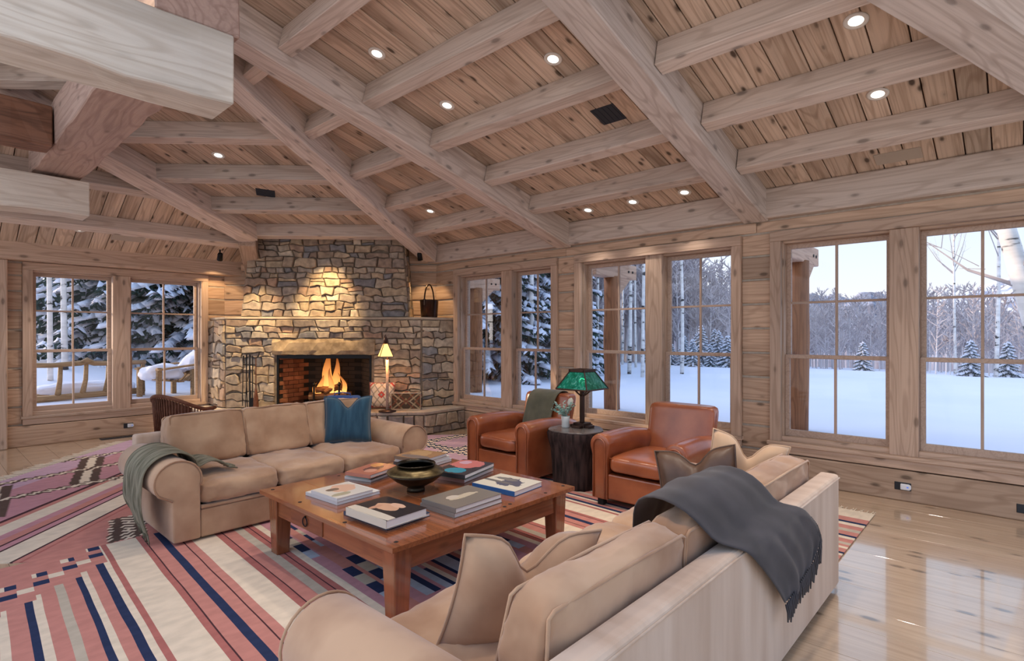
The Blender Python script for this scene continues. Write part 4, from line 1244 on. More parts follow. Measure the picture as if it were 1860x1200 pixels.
def col1(x, y):
    xm = x if x < MID else 2 * MID - x
    c = stripe(x)
    # stepped blocks closing off the outer stripes
    if xm < 0.80:
        yd = 4.30 + (xm - 0.42) * 0.85
        ystep = 4.30 + (math.floor((xm - 0.42) / 0.075) * 0.075) * 0.85
        d = y - ystep
        if d > -0.16 and x < MID:
            k = math.floor((xm - 0.42) / 0.075)
            if 0.0 <= d < 0.075: return NV if k % 2 == 0 else CR
            if 0.16 <= d < 0.23 and k % 2 == 0: return NV if (xm - 0.42) % 0.075 > 0.03 else CR
            return PK
    # hooked blocks on the mauve bands
    if 1.78 <= xm < 2.03:
        kx, ky = math.floor((xm - 1.78) / 0.0625), math.floor(y / 0.15)
        h = (kx * 5 + ky * 3) % 13
        if h in (0, 7): return NV
        if h == 4: return BL
        if h == 10: return BG
    if 2.03 <= xm < 2.41:                       # flame-edged bars
        k = math.floor(y / 0.15 + 2.3 * noise.noise(Vector((xm * 6, y * 0.8, 3))))
        if c in (NV, BL) and k % 5 == 0: return MV
    return c
ys = [Y0 + DY * k for k in range(int((Y1 - Y0) / DY) + 1)]
rug1 = rug_mesh('area_rug', grid_x, ys, col1, lambda x, y: (x + 0.06 * (y - 3) * (1 if x < 4.5 else max(0, (5.42 - x) / 0.92)), y), 0.005, 0.012)
tag(rug1, 'pink, cream and navy striped flat-weave rug under the coffee table', 'rug', 'kilim rugs')
def strands(pts, dirv, L, seed, mat):
    r = random.Random(seed); parts = []
    for p in pts:
        d = Vector((dirv[0], dirv[1], 0)) * L * r.uniform(.7, 1.1)
        s = Vector((-dirv[1], dirv[0], 0)) * r.uniform(-.02, .02)
        parts.append(tube([Vector(p), Vector(p) + d * .5 + s, Vector(p) + d + s * .3 + Vector((0, 0, -0.004))], [0.004, 0.0035, 0.0025], 4))
    return join(*parts)
f_ = put('fringe', *strands([(5.42, Y0 + 0.03 * k, 0.008) for k in range(40)], (1, 0), 0.10, 1, 'rug_cream'), 'rug_cream', rug1); f_['kind'] = 'stuff'
# far rug, set towards the fireplace
A2 = R_(48); cu, su = math.cos(A2), math.sin(A2)
def col2(u, v):
    X, Y = u * cu - v * su, u * su + v * cu
    saw = 0.018 * (1 if math.floor((X + Y * .3) / 0.055) % 2 else -1)
    for yl in (6.80 + 0.17 * (X - .5), 7.52 + 0.2 * (X - .6), 8.36 + 0.18 * (X - 1.3)):
        d = abs(Y + saw - yl)
        if X < 2.2 and d < 0.068: return CR if d < 0.026 else BR
    if v > 3.0:
        if 6.97 < Y < 8.33:
            e = X - (1.08 + .24 * (Y - 7))
            if 0 <= e < .24: return CR if .08 < e < .16 else BR
        e = X - (0.46 + .13 * (Y - 6.16))
        if 6.16 < Y < 7.4 and -.05 <= e < .08: return BR if e > 0 else CR
    sw = 0.02 * (1 if math.floor(Y / 0.035) % 2 else -1)
    e = X - (.985 + .23 * (Y - 4.85))
    if 4.82 < Y < 5.42 and -.02 <= e < .225:
        if e + sw < 0.085 and e - sw > -0.01: return BR
        if .135 < e + sw and e < 0.21 + sw: return BR
        return CR
    if X > 4.2 and Y > 4.9:
        s3 = 0.02 * (1 if math.floor((X - Y) / 0.06) % 2 else -1)
        for d in (abs(Y + s3 - 6.10), abs(X + s3 - 4.78), abs(Y + s3 - 5.4)):
            if d < 0.11: return CR if (d < 0.035 or d > 0.085) else NV
        return LV
    if v > 4.3: return LV
    if v > 3.65: return MV
    if v > 3.62: return LN
    if v > 3.56: return PK
    if v > 3.40: return CR
    if v > 3.14:
        k = v * 100 - 314
        return LN if (k % 8.5) < 1.9 else (MV if (k % 17) < 8.5 else PK)
    if v > 2.94: return CR
    if v > 2.92: return LN
    return PK if v > 2.88 or v < 2.85 else DK
gu = [3.93 + 0.03 * k for k in range(148)]
gv = [-0.6 + 0.02 * k for k in range(264)]
rug2 = rug_mesh('area_rug', gu, gv, col2, lambda u, v: (u * cu - v * su, u * su + v * cu), 0.0, 0.0045, wob=0.0)
tag(rug2, 'mauve rug with cream stripes and zigzags set diagonally behind the far sofa', 'rug', 'kilim rugs')
pts = [((3.99 + 0.04 * k) * cu - 4.66 * su, (3.99 + 0.04 * k) * su + 4.66 * cu, 0.003) for k in range(108)]
f_ = put('fringe', *strands(pts, (-su, cu), 0.20, 2, 'rug_cream'), 'rug_cream', rug2); f_['kind'] = 'stuff'
# ---------------------------------------------------------------- coffee table
TX0, TX1, TY0, TY1, TZ = 1.62, 3.15, 2.29, 3.83, 0.44
ct = empty('coffee_table', ((TX0 + TX1) / 2, (TY0 + TY1) / 2, 0.012), 0, 'large square reddish wood coffee table with a ring-pull drawer', 'table')
hx, hy = (TX1 - TX0) / 2, (TY1 - TY0) / 2
TH = TZ - 0.012
k = 5
for i in range(k):
    x0 = -hx + 2 * hx * i / k
    put('top_plank', bx(-hy, hy, -hx / k + 0.0004, hx / k - 0.0004, -0.014, 0.014), BF, 'table_cherry', ct, Matrix.Translation((x0 + hx / k, 0, TH - 0.014)) @ Matrix.Rotation(R_(90), 4, 'Z'), bev=0.0015)
for sx in (-1, 1):
    for sy in (-1, 1):
        a, b2 = 0.058, 0.044
        V = [(-b2, -b2, 0), (b2, -b2, 0), (b2, b2, 0), (-b2, b2, 0), (-a, -a, TH - 0.028), (a, -a, TH - 0.028), (a, a, TH - 0.028), (-a, a, TH - 0.028)]
        Mz = Matrix.Translation((sx * (hx - 0.10), sy * (hy - 0.10), 0)) @ Matrix.Rotation(R_(-90), 4, 'Y')
        V = [(v[2], v[1], -v[0]) for v in V]
        put('leg', V, BF, 'table_cherry', ct, Mz, bev=0.005)
for s in (-1, 1):
    box('apron', -hx + 0.15, hx - 0.15, s * (hy - 0.075) - 0.014, s * (hy - 0.075) + 0.014, TH - 0.165, TH - 0.029, 'table_cherry', ct)
    box('apron', s * (hx - 0.075) - 0.014, s * (hx - 0.075) + 0.014, -hy + 0.15, hy - 0.15, TH - 0.165, TH - 0.029, 'table_cherry', ct)
dr = box('drawer', -hx + 0.052, -hx + 0.068, 0.02, 0.42, TH - 0.155, TH - 0.040, 'table_cherry', ct)
rg = put('ring_pull', *join(tube([(0.028 * math.cos(R_(q)), 0, 0.028 * math.sin(R_(q))) for q in range(0, 361, 24)], 0.0035, 6, cap=False), tube([(0, -0.002, 0.03), (0, 0.016, 0.032)], 0.007, 8)), 'black_iron', dr)
rg.matrix_basis = Matrix.Rotation(R_(-90), 4, 'Z') @ Matrix.Translation((0.0, 0, 0)) 
rg.matrix_basis = dr.matrix_basis.inverted() @ Matrix.Translation((-hx + 0.046, 0.22, TH - 0.105)) @ Matrix.Rotation(R_(-90), 4, 'Z')
for px, py in ((-0.70, -0.71), (0.72, -0.70), (-0.70, 0.71), (0.71, 0.71), (-0.72, -0.25), (-0.71, 0.30), (0.1, -0.72), (0.16, -0.71), (0.5, -0.72), (-0.2, 0.71)):
    put('peg', *lathe([(0.012, 0.0), (0.012, 0.0012), (0.0, 0.0014)], 10), 'soot', ct, Matrix.Translation((px, py, TH)))

# ---------------------------------------------------------------- books
def art(name, ground, blobs, scale=1.0):
    """printed cover: flat ground with a few soft-edged printed shapes, in object coordinates"""
    m = bpy.data.materials.new(name)
    t, b = nodes_of(m)
    co = N(t, 'ShaderNodeTexCoord')
    c = None
    nz = N(t, 'ShaderNodeTexNoise'); nz.inputs['Scale'].default_value = 16; nz.inputs['Detail'].default_value = 3
    t.links.new(co.outputs['Object'], nz.inputs['Vector'])
    prev = None
    for (x, y, rx, ry, col, wob) in blobs:
        mp = N(t, 'ShaderNodeMapping'); mp.vector_type = 'POINT'
        mp.inputs['Location'].default_value = (-x / rx, -y / ry, 0); mp.inputs['Scale'].default_value = (1 / rx, 1 / ry, 0)
        t.links.new(co.outputs['Object'], mp.inputs[0])
        ln = N(t, 'ShaderNodeVectorMath', operation='LENGTH'); t.links.new(mp.outputs[0], ln.inputs[0])
        ad = N(t, 'ShaderNodeMath', operation='MULTIPLY_ADD'); ad.inputs[1].default_value = wob
        t.links.new(nz.outputs[0], ad.inputs[0]); t.links.new(ln.outputs['Value'], ad.inputs[2])
        lt = N(t, 'ShaderNodeMath', operation='LESS_THAN'); lt.inputs[1].default_value = 1.0 + wob * 0.5
        t.links.new(ad.outputs[0], lt.inputs[0])
        prev = mixc(t, lt.outputs[0], prev if prev is not None else ground, col)
    if prev is not None: t.links.new(prev, b.inputs['Base Color'])
    else: b.inputs['Base Color'].default_value = (*ground, 1)
    b.inputs['Roughness'].default_value = 0.22
    b.inputs['Specular IOR Level'].default_value = 0.5
    MATS[name] = m
    return name
def book(cx, cy, z, w, d, h, rz, cover, spine, label, group, spine_side='x-'):
    """w along local x, d along local y; spine on the local -x (or -y) edge"""
    o = empty('book', (cx, cy, z), rz, label, 'book', group)
    put('pages', bx(-w / 2 + 0.003, w / 2 - 0.004, -d / 2 + 0.004, d / 2 - 0.004, 0.003, h - 0.003), BF, 'page_white', o)
    put('front_cover', bx(-w / 2, w / 2, -d / 2, d / 2, h - 0.003, h), BF, cover, o, bev=0.0008)
    put('back_cover', bx(-w / 2, w / 2, -d / 2, d / 2, 0, 0.003), BF, spine, o, bev=0.0008)
    if spine_side == 'x-': put('spine', bx(-w / 2 - 0.001, -w / 2 + 0.003, -d / 2, d / 2, 0, h), BF, spine, o, bev=0.0008)
    else: put('spine', bx(-w / 2, w / 2, -d / 2 - 0.001, -d / 2 + 0.003, 0, h), BF, spine, o, bev=0.0008)
    return o
pl = lambda n, c: (plain('cover_' + n, c, 0.3), 'cover_' + n)[1]
G = 'books on the coffee table'
z0 = TZ + 0.0005
blk = (0.03, 0.03, 0.035)
# left stack
book(1.95, 3.31, z0, 0.33, 0.36, 0.022, R_(4), pl('white', (.7, .7, .69)), pl('palegrey', (.55, .56, .58)), 'white book at the bottom of the small stack nearest the far sofa arm', G)
book(1.92, 3.27, z0 + 0.023, 0.27, 0.30, 0.022, R_(3), art('cover_hat', (.62, .60, .56), [(0.03, 0.03, .09, .09, (.62, .40, .30), .8), (-.04, .05, .05, .03, (.10, .08, .08), .8), (-.06, -.08, .07, .03, (.35, .34, .25), .6)]), pl('palegrey2', (.6, .61, .62)), 'thin book with a pale portrait cover on the small stack by the table corner', G)
# dark cover, front
book(1.895, 2.735, z0, 0.31, 0.41, 0.022, R_(3), pl('navy', (.02, .04, .09)), pl('navy2', (.02, .04, .09)), 'navy book lying under the dark dancer cover', G)
book(1.855, 2.68, z0 + 0.023, 0.29, 0.37, 0.045, R_(3), art('cover_dancer', (.018, .018, .024), [(-.11, 0, .035, .30, (.62, .56, .47), 0), (.01, 0.01, .05, .10, (.60, .36, .24), .7), (.065, -.03, .03, .06, (.68, .44, .32), .8), (-.03, .06, .05, .02, (.55, .30, .20), .5)]), pl('cream', (.62, .57, .48)), 'thick book with a black cover and a pale reclining figure', G)
# two grey books
cov = art('cover_grey', (.20, .175, .15), [(0.02, 0.0, .13, .03, (.52, .45, .34), 1.4), (-.06, .03, .05, .03, (.55, .48, .40), 1.0)])
book(2.33, 2.56, z0, 0.41, 0.31, 0.028, R_(1), pl('grey1', (.22, .20, .18)), pl('grey2', (.24, .22, .20)), 'grey book underneath the grey-brown picture book at the front edge', G)
book(2.325, 2.55, z0 + 0.029, 0.40, 0.30, 0.03, R_(2), cov, pl('grey3', (.21, .19, .17)), 'grey-brown book with a faint pale picture lying on a matching one', G)
# blue spine
book(2.82, 2.63, z0, 0.32, 0.37, 0.034, R_(5), art('cover_sketch', (.68, .63, .52), [(0.02, -.02, .10, .10, (.10, .10, .14), 2.2), (-.02, .09, .02, .15, (.16, .15, .14), .5), (.06, .05, .03, .11, (.2, .19, .18), 1.2)]), pl('blue', (.02, .12, .33)), 'cream covered book with a dark sketch and bright blue spine', G)
# right-hand stack of three
book(2.85, 3.10, z0, 0.42, 0.27, 0.026, R_(14), pl('rose', (.45, .22, .20)), pl('rose2', (.45, .24, .21)), 'rose book at the bottom of the colourful stack right of the bowl', G)
book(2.845, 3.09, z0 + 0.027, 0.41, 0.27, 0.024, R_(15), pl('green', (.05, .16, .10)), pl('green2', (.06, .18, .11)), 'green book in the middle of the colourful stack right of the bowl', G)
book(2.79, 3.04, z0 + 0.052, 0.42, 0.28, 0.028, R_(15), art('cover_opera', (.03, .03, .04), [(.09, .02, .13, .13, (.55, .17, .16), .6), (.12, .06, .05, .05, (.58, .36, .45), .8), (-.12, .0, .07, .08, (.02, .25, .36), .8)]), pl('black1', blk), 'glossy red and teal covered book on top of the colourful stack', G)
# far-left stack of three
book(2.375, 3.60, z0, 0.36, 0.24, 0.02, R_(18), pl('dark', (.08, .08, .09)), pl('white2', (.6, .6, .6)), 'dark thin book at the bottom of the orange stack beside the sofa', G)
book(2.36, 3.585, z0 + 0.021, 0.34, 0.22, 0.02, R_(16), pl('white3', (.6, .62, .62)), pl('teal', (.25, .38, .40)), 'white book in the middle of the orange stack beside the sofa', G)
book(2.33, 3.54, z0 + 0.042, 0.33, 0.23, 0.026, R_(17), art('cover_orange', (.42, .15, .10), [(.02, 0, .10, .06, (.16, .06, .05), 1.0), (.10, .04, .06, .05, (.60, .28, .10), .8), (-.06, -.03, .05, .04, (.60, .30, .22), .8)]), pl('orange', (.40, .20, .17)), 'orange-red picture book on top of the stack beside the sofa', G)
# back stack of three
book(2.88, 3.64, z0, 0.34, 0.34, 0.026, R_(10), pl('white4', (.66, .66, .66)), pl('dark2', (.06, .05, .05)), 'white book at the bottom of the stack behind the bowl', G)
book(2.87, 3.63, z0 + 0.027, 0.32, 0.32, 0.026, R_(12), pl('white5', (.68, .67, .66)), pl('white6', (.62, .62, .62)), 'white book in the middle of the stack behind the bowl', G)
book(2.84, 3.62, z0 + 0.054, 0.30, 0.31, 0.026, R_(12), art('cover_tan', (.36, .20, .10), [(.04, .02, .10, .10, (.48, .30, .15), 1.2), (-.09, -.02, .05, .14, (.20, .16, .15), .6)]), pl('brown', (.22, .14, .09)), 'tan covered book on top of the stack behind the bowl', G)

# bronze bowl
bw = empty('bronze_bowl', (2.335, 3.03, TZ), 0, 'wide dark bronze bowl with a hammered brass shoulder on the coffee table', 'bowl')
prof = [(0.0, 0.0), (0.062, 0.0), (0.060, 0.018), (0.055, 0.028), (0.085, 0.045), (0.14, 0.075), (0.182, 0.110), (0.196, 0.128)]
put('body', *lathe(prof, 48), 'bronze', bw, smooth=True)
put('shoulder', *lathe([(0.196, 0.128), (0.194, 0.136), (0.150, 0.160), (0.124, 0.166)], 48), 'bronze_band', bw, smooth=True)
put('rim', *lathe([(0.124, 0.166), (0.128, 0.178), (0.135, 0.184), (0.132, 0.188), (0.122, 0.180), (0.116, 0.165), (0.14, 0.13), (0.13, 0.09), (0.06, 0.05), (0.0, 0.045)], 48), 'bronze', bw, smooth=True)

# ---------------------------------------------------------------- stump table, lamp, vase
st = empty('stump_table', (4.46, 3.22, 0.012), 0, 'dark tree stump side table between the leather chairs', 'table')
rs_ = random.Random(6)
V, F = [], []
nn = 40
hs = [0.0, 0.03, 0.12, 0.25, 0.38, 0.48, 0.53, 0.55]
fac = [0.80, 0.82, 0.83, 0.86, 0.92, 1.0, 1.02, 0.99]
rad = [0.268 * (1 + 0.045 * math.sin(3 * 2 * math.pi * k / nn + 1) + rs_.uniform(-.025, .025)) for k in range(nn)]
for h_, f_ in zip(hs, fac):
    for k in range(nn):
        a = 2 * math.pi * k / nn
        rr = rad[k] * f_ + 0.008 * math.sin(k * 2.7 + h_ * 9)
        V.append((rr * math.cos(a), rr * math.sin(a), h_))
for i in range(len(hs) - 1):
    for k in range(nn):
        F.append((i * nn + k, i * nn + (k + 1) % nn, (i + 1) * nn + (k + 1) % nn, (i + 1) * nn + k))
F += [tuple(range(nn))[::-1]]
put('trunk', V, F, 'bark', st, smooth=True)
Vt = [(rad[k] * 1.0 * math.cos(2 * math.pi * k / nn), rad[k] * 1.0 * math.sin(2 * math.pi * k / nn)) for k in range(nn)]
put('table_top', *prism(Vt, 0.548, 0.563), 'stump_top', st, bev=0.004)
ZT = 0.012 + 0.563
# art-glass lamp
tl = empty('table_lamp', (4.58, 3.24, ZT), R_(0), 'bronze table lamp with a square green glass shade on the stump table', 'lamp')
B = 'lamp_bronze'
put('base', *join((bx(-0.115, 0.115, -0.05, 0.05, 0, 0.022), BF), (bx(-0.05, 0.05, -0.115, 0.115, 0, 0.022), BF), (bx(-0.065, 0.065, -0.065, 0.065, 0.0, 0.045), BF)), B, tl, bev=0.003)
put('column', bx(-0.019, 0.019, -0.019, 0.019, 0.045, 0.40), BF, B, tl, bev=0.003)
SB, SH0, SH1 = 0.188, 0.385, 0.560
ST = 0.088
for a in range(4):
    Mq = Matrix.Rotation(R_(90 * a), 4, 'Z')
    put('bracket', *tube([(0.015, 0, 0.31), (0.05, 0, 0.33), (0.11, 0, 0.375), (0.19, 0, 0.387)], 0.007, 6), B, tl, Mq)
    V = [(SB, -SB + .004, SH0), (SB, SB - .004, SH0), (ST, ST - .002, SH1), (ST, -ST + .002, SH1)]
    V += [(v[0] - 0.004, v[1], v[2]) for v in V]
    put('glass_panel', V, BF, 'art_glass' if False else 'green_glass', tl, Mq)
    put('shade_rib', *tube([(SB, SB, SH0), (ST, ST, SH1)], 0.008, 4), B, tl, Mq)
    put('shade_rim', *tube([(SB, -SB, SH0), (SB, SB, SH0)], 0.008, 4), B, tl, Mq)
put('shade_cap', *join((bx(-ST - .01, ST + .01, -ST - .01, -ST + .012, SH1 - .006, SH1 + .022), BF), (bx(-ST - .01, ST + .01, ST - .012, ST + .01, SH1 - .006, SH1 + .022), BF), (bx(-ST - .01, -ST + .012, -ST, ST, SH1 - .006, SH1 + .022), BF), (bx(ST - .012, ST + .01, -ST, ST, SH1 - .006, SH1 + .022), BF)), B, tl, bev=0.002)
put('bulb', *lathe([(0.0, 0.40), (0.012, 0.405), (0.028, 0.44), (0.024, 0.47), (0.0, 0.485)], 12), 'bulb_glow', tl, smooth=True)
lamp('POINT', 'table_lamp_light', (0, 0, 0.46), 3.0, (1.0, 0.78, 0.5), tl, shadow_soft_size=0.03)

# vase with dusty greenery and a candle
va = empty('flower_vase', (4.435, 3.34, ZT), 0, 'small pale vase of blue-green foliage beside the green lamp', 'vase')
put('vase', *lathe([(0.0, 0.0), (0.036, 0.0), (0.04, 0.01), (0.038, 0.06), (0.044, 0.115), (0.040, 0.115), (0.034, 0.06), (0.0, 0.02)], 20), 'ceramic', va, smooth=True)
rv = random.Random(12)
for q in range(15):
    a = rv.uniform(0, 6.28); el = rv.uniform(0.35, 1.25); L = rv.uniform(0.10, 0.19)
    d = Vector((math.cos(a) * math.cos(el), math.sin(a) * math.cos(el), math.sin(el)))
    p0 = Vector((0, 0, 0.10)); p1 = p0 + d * L
    stem = put('stem', *tube([p0, p0 + d * L * .5 + Vector((0, 0, .01)), p1], 0.0025, 5), 'sage', va, smooth=True)
    lv, lf = [], []
    for s in range(10):
        f_ = 0.4 + 0.6 * s / 9
        c = p0 + d * L * f_
        u = Vector((rv.uniform(-1, 1), rv.uniform(-1, 1), rv.uniform(-.3, 1))).normalized()
        w_ = u.cross(d)
        if w_.length < 1e-3: continue
        w_ = w_.normalized() * 0.010
        tip = c + u * rv.uniform(0.022, 0.038)
        mid = c + u * 0.014
        b0 = len(lv)
        lv += [c, mid + w_, tip, mid - w_]; lf.append((b0, b0 + 1, b0 + 2, b0 + 3))
    fo = put('foliage', lv, lf, 'sage', stem); fo['kind'] = 'stuff'
cd = put('candle', *lathe([(0.0, 0.0), (0.030, 0.0), (0.031, 0.06), (0.022, 0.095), (0.006, 0.11), (0.0, 0.11)], 16), 'candle', None, Matrix.Translation((4.56, 3.38, ZT + 0.0)), smooth=True)
bpy.data.objects.remove(cd)
bl = put('bloom', *lathe([(0.0, 0.0), (0.012, 0.005), (0.030, 0.04), (0.026, 0.075), (0.008, 0.095), (0.0, 0.096)], 12), 'candle', va, Matrix.Translation((0.05, -0.01, 0.20)) @ Matrix.Rotation(R_(20), 4, 'Y'), smooth=True)
put('bloom_stem', *tube([(0.0, 0, 0.1), (0.03, -0.005, 0.16), (0.052, -0.01, 0.21)], 0.003, 5), 'sage', va)
# ---------------------------------------------------------------- recessed ceiling lamps and added unseen fill lamps
def plane_M(x, y, zf, n):
    n = Vector(n)
    return frame((x, y, zf(x, y) - 0.001), Vector((n[2], 0, -n[0])), -n)
ringm = mesh('trim_ring', *lathe([(0.074, -0.002), (0.073, 0.006), (0.060, 0.009), (0.054, 0.004)], 24), 'light_trim', smooth=True)
lensm = mesh('lens', *lathe([(0.0, 0.0065), (0.030, 0.0055), (0.054, 0.003), (0.054, -0.002)], 20), 'lamp_lens', smooth=True)
DL = [(2.68, 4.01, zR, nR, 'recessed ceiling light highest up beside the beam left of centre'), (3.46, 4.01, zR, nR, 'recessed ceiling light just below the highest one left of centre'),
      (3.45, 2.72, zR, nR, 'recessed ceiling light left of the big middle beam above the dark vent'), (4.11, 0.77, zR, nR, 'large recessed ceiling light at the top right above the purlins'),
      (4.92, 0.78, zR, nR, 'recessed ceiling light half hidden by a purlin at the right'), (5.81, 2.73, zR, nR, 'recessed ceiling light over the windows nearest the middle beam'),
      (5.81, 3.38, zR, nR, 'middle one of the three recessed lights over the windows'), (5.81, 4.02, zR, nR, 'leftmost of the three recessed lights over the windows'),
      (5.05, 6.22, zR, nR, 'recessed ceiling light nearest the chimney right of the hip beam'), (2.50, 7.06, zF, nF, 'recessed ceiling light above the fireplace left of the hip beam'),
      (1.55, 9.29, zL, nL, 'recessed ceiling light over the left window')]
UNSEEN_FILL = [(1.9, 2.72, zR, nR), (1.9, 0.9, zR, nR), (3.2, 1.2, zR, nR), (0.2, 2.2, zR, nR), (0.2, 0.6, zR, nR)]  # added fill lamps over the unseen part of the room, no fixtures
def downlight_or_fill(x, y, zf, n, label):
    M = plane_M(x, y, zf, n)
    if label:
        o = bpy.data.objects.new('recessed_light', None); o.empty_display_size = 0.05
        link(o, None, M); tag(o, label, 'ceiling light', 'recessed ceiling lights')
        link(bpy.data.objects.new('trim_ring', ringm), o); link(bpy.data.objects.new('lens', lensm), o)
    d = bpy.data.lights.new('downlight_or_fill', 'SPOT'); d.energy = DOWN_W; d.color = WARM
    d.spot_size = R_(88); d.spot_blend = 0.8; d.shadow_soft_size = 0.06
    l = bpy.data.objects.new('downlight_or_fill', d)
    if x > 5.7: d.energy *= 0.35
    link(l, None, Matrix.Translation((x, y, zf(x, y) - 0.17)))
for q in DL: downlight_or_fill(*q)
for q in UNSEEN_FILL: downlight_or_fill(*q, None)
# air grilles let into the boards
def grille(name, x, y, zf, n, sx, sy, mat, label, cat, ang=0.0):
    M = plane_M(x, y, zf, n) @ Matrix.Rotation(ang, 4, 'Z')
    o = put(name, *join((bx(-sx / 2, sx / 2, -sy / 2, sy / 2, -0.01, 0.006), BF)), mat, None, M, bev=0.002)
    tag(o, label, cat)
    for k in range(5):
        yy = -sy / 2 + sy * (k + .5) / 5
        put('louvre', bx(-sx / 2 + .01, sx / 2 - .01, yy - 0.006, yy + 0.006, 0.004, 0.009), BF, mat, o)
    return o
grille('ceiling_grille', 4.25, 2.72, zR, nR, 0.24, 0.24, 'vent_dark', 'square dark blue-black ceiling grille beside the big middle beam', 'vent')
grille('ceiling_grille', 3.28, 7.56, zF, nF, 0.24, 0.2, 'vent_dark', 'square black ceiling grille above the fireplace', 'vent', ang=R_(28))
for (x, y, zf, n, lb) in ((5.86, 0.78, zR, nR, 'pale flush panel let into the boards above the right windows'), (2.12, 9.36, zL, nL, 'pale flush panel let into the boards above the left window')):
    o = put('ceiling_panel', bx(-0.09, 0.09, -0.17, 0.17, -0.01, 0.008) if zf is zR else bx(-0.2, 0.2, -0.085, 0.085, -0.01, 0.008), BF, 'panel_grey', None, plane_M(x, y, zf, n), bev=0.002)
    tag(o, lb, 'panel')
# accent lamps at the chimney
def accent(loc, aim, label, energy, size=40):
    o = empty('spotlight', loc, 0, label, 'spotlight')
    d = (Vector(aim) - Vector(loc)).normalized()
    Mx = d.to_track_quat('-Z', 'Y').to_matrix().to_4x4()
    put('can', *lathe([(0.0, 0.07), (0.03, 0.07), (0.038, 0.05), (0.042, -0.05), (0.036, -0.05), (0.034, -0.02), (0.0, -0.015)], 16), 'black_iron', o, Mx, smooth=True)
    put('bracket', *tube([(0, 0, 0.0), (0, 0.0, 0.12)], 0.012, 8), 'black_iron', o)
    lamp('SPOT', 'spotlight_beam', Matrix.Translation(d * 0.06) @ Mx, energy, (1.0, 0.66, 0.34), o, spot_size=R_(size), spot_blend=0.5, shadow_soft_size=0.03)
accent((5.60, 7.16, 2.76), (5.95, 7.35, 1.8), 'small black spotlight by the foot of the right hip beam', 22, 75)
accent((3.30, 9.25, 2.72), (3.42, 9.85, 1.8), 'small black spotlight by the foot of the left hip beam', 26, 80)
# wall-washer set in the boards just before the chimney
M = plane_M(4.06, 7.52, zF, nF)
o = bpy.data.objects.new('recessed_light', None); link(o, None, M); tag(o, 'recessed ceiling light hidden behind the last purlin, washing the chimney stones', 'ceiling light', 'recessed ceiling lights')
link(bpy.data.objects.new('trim_ring', ringm), o); link(bpy.data.objects.new('lens', lensm), o)
p = Vector((4.06, 7.52, zF(4.06, 7.52) - 0.05)); aim = Vector((4.50, 8.16, 1.80))
lamp('SPOT', 'chimney_washer', Matrix.Translation(p) @ (aim - p).to_track_quat('-Z', 'Y').to_matrix().to_4x4(), 260, (1.0, 0.70, 0.36), None, spot_size=R_(46), spot_blend=0.75, shadow_soft_size=0.04)

for (hx_, hy_, ax_, ay_, az_, lb) in ((3.36, 8.10, 3.62, 8.98, 0.95, 'recessed ceiling light tucked behind the last purlin at the left of the chimney'), (4.76, 6.70, 5.25, 7.35, 0.95, 'recessed ceiling light tucked behind the last purlin at the right of the chimney')):
    M = plane_M(hx_, hy_, zF, nF)
    o = bpy.data.objects.new('recessed_light', None); link(o, None, M); tag(o, lb, 'ceiling light', 'recessed ceiling lights')
    link(bpy.data.objects.new('trim_ring', ringm), o); link(bpy.data.objects.new('lens', lensm), o)
    p = Vector((hx_, hy_, zF(hx_, hy_) - 0.05)); aim = Vector((ax_, ay_, az_))
    lamp('SPOT', 'hearth_washer', Matrix.Translation(p) @ (aim - p).to_track_quat('-Z', 'Y').to_matrix().to_4x4(), 300, (1.0, 0.72, 0.40), None, spot_size=R_(44), spot_blend=0.7, shadow_soft_size=0.04)

# ---------------------------------------------------------------- things on and around the hearth
HZ = 0.345
# copper bucket on the chimney ledge
bk = empty('copper_bucket', (5.76, 7.12, 1.785), R_(20), 'dark metal bucket with a tall bail handle on the chimney ledge', 'bucket')
put('body', *lathe([(0.0, 0.0), (0.125, 0.0), (0.135, 0.01), (0.150, 0.27), (0.156, 0.285), (0.148, 0.285), (0.130, 0.02), (0.0, 0.015)], 32), 'copper_dark', bk, smooth=True)
put('handle', *tube([(0.15 * math.cos(R_(q)), 0, 0.25 + 0.29 * math.sin(R_(q))) for q in range(0, 181, 12)], 0.012, 8), 'copper_dark', bk, smooth=True)
for s in (-1, 1):
    put('handle_ear', *tube([(s * 0.150, 0, 0.20), (s * 0.153, 0, 0.30)], 0.02, 8), 'copper_dark', bk)
# floor lamp with mica shade
fl = empty('floor_lamp', (4.86, 7.00, HZ), R_(20), 'slim floor lamp with a glowing amber pyramid shade before the fireplace', 'lamp')
put('pole', *tube([(0, 0, 0.0), (0, 0, 0.78)], 0.021, 10), 'trim_pine', fl, smooth=True)
put('base', *lathe([(0.0, 0.0), (0.13, 0.0), (0.13, 0.018), (0.03, 0.035), (0.0, 0.035)], 24), 'lamp_bronze', fl, smooth=True)
put('neck', *tube([(0, 0, 0.78), (0.02, 0, 0.86), (0.0, 0, 0.95), (-0.045, 0, 1.05), (-0.045, 0, 1.14)], [0.014, 0.012, 0.012, 0.012, 0.02], 8), 'lamp_bronze', fl, smooth=True)
put('finial', *tube([(-0.045, 0, 1.02), (-0.045, 0, 1.10), (-0.045, 0, 1.16)], [0.035, 0.025, 0.006], 8), 'lamp_bronze', fl, smooth=True)
plain('mica', (0.85, 0.5, 0.2), 0.5, emit=(1.0, 0.55, 0.16), es=1.3)
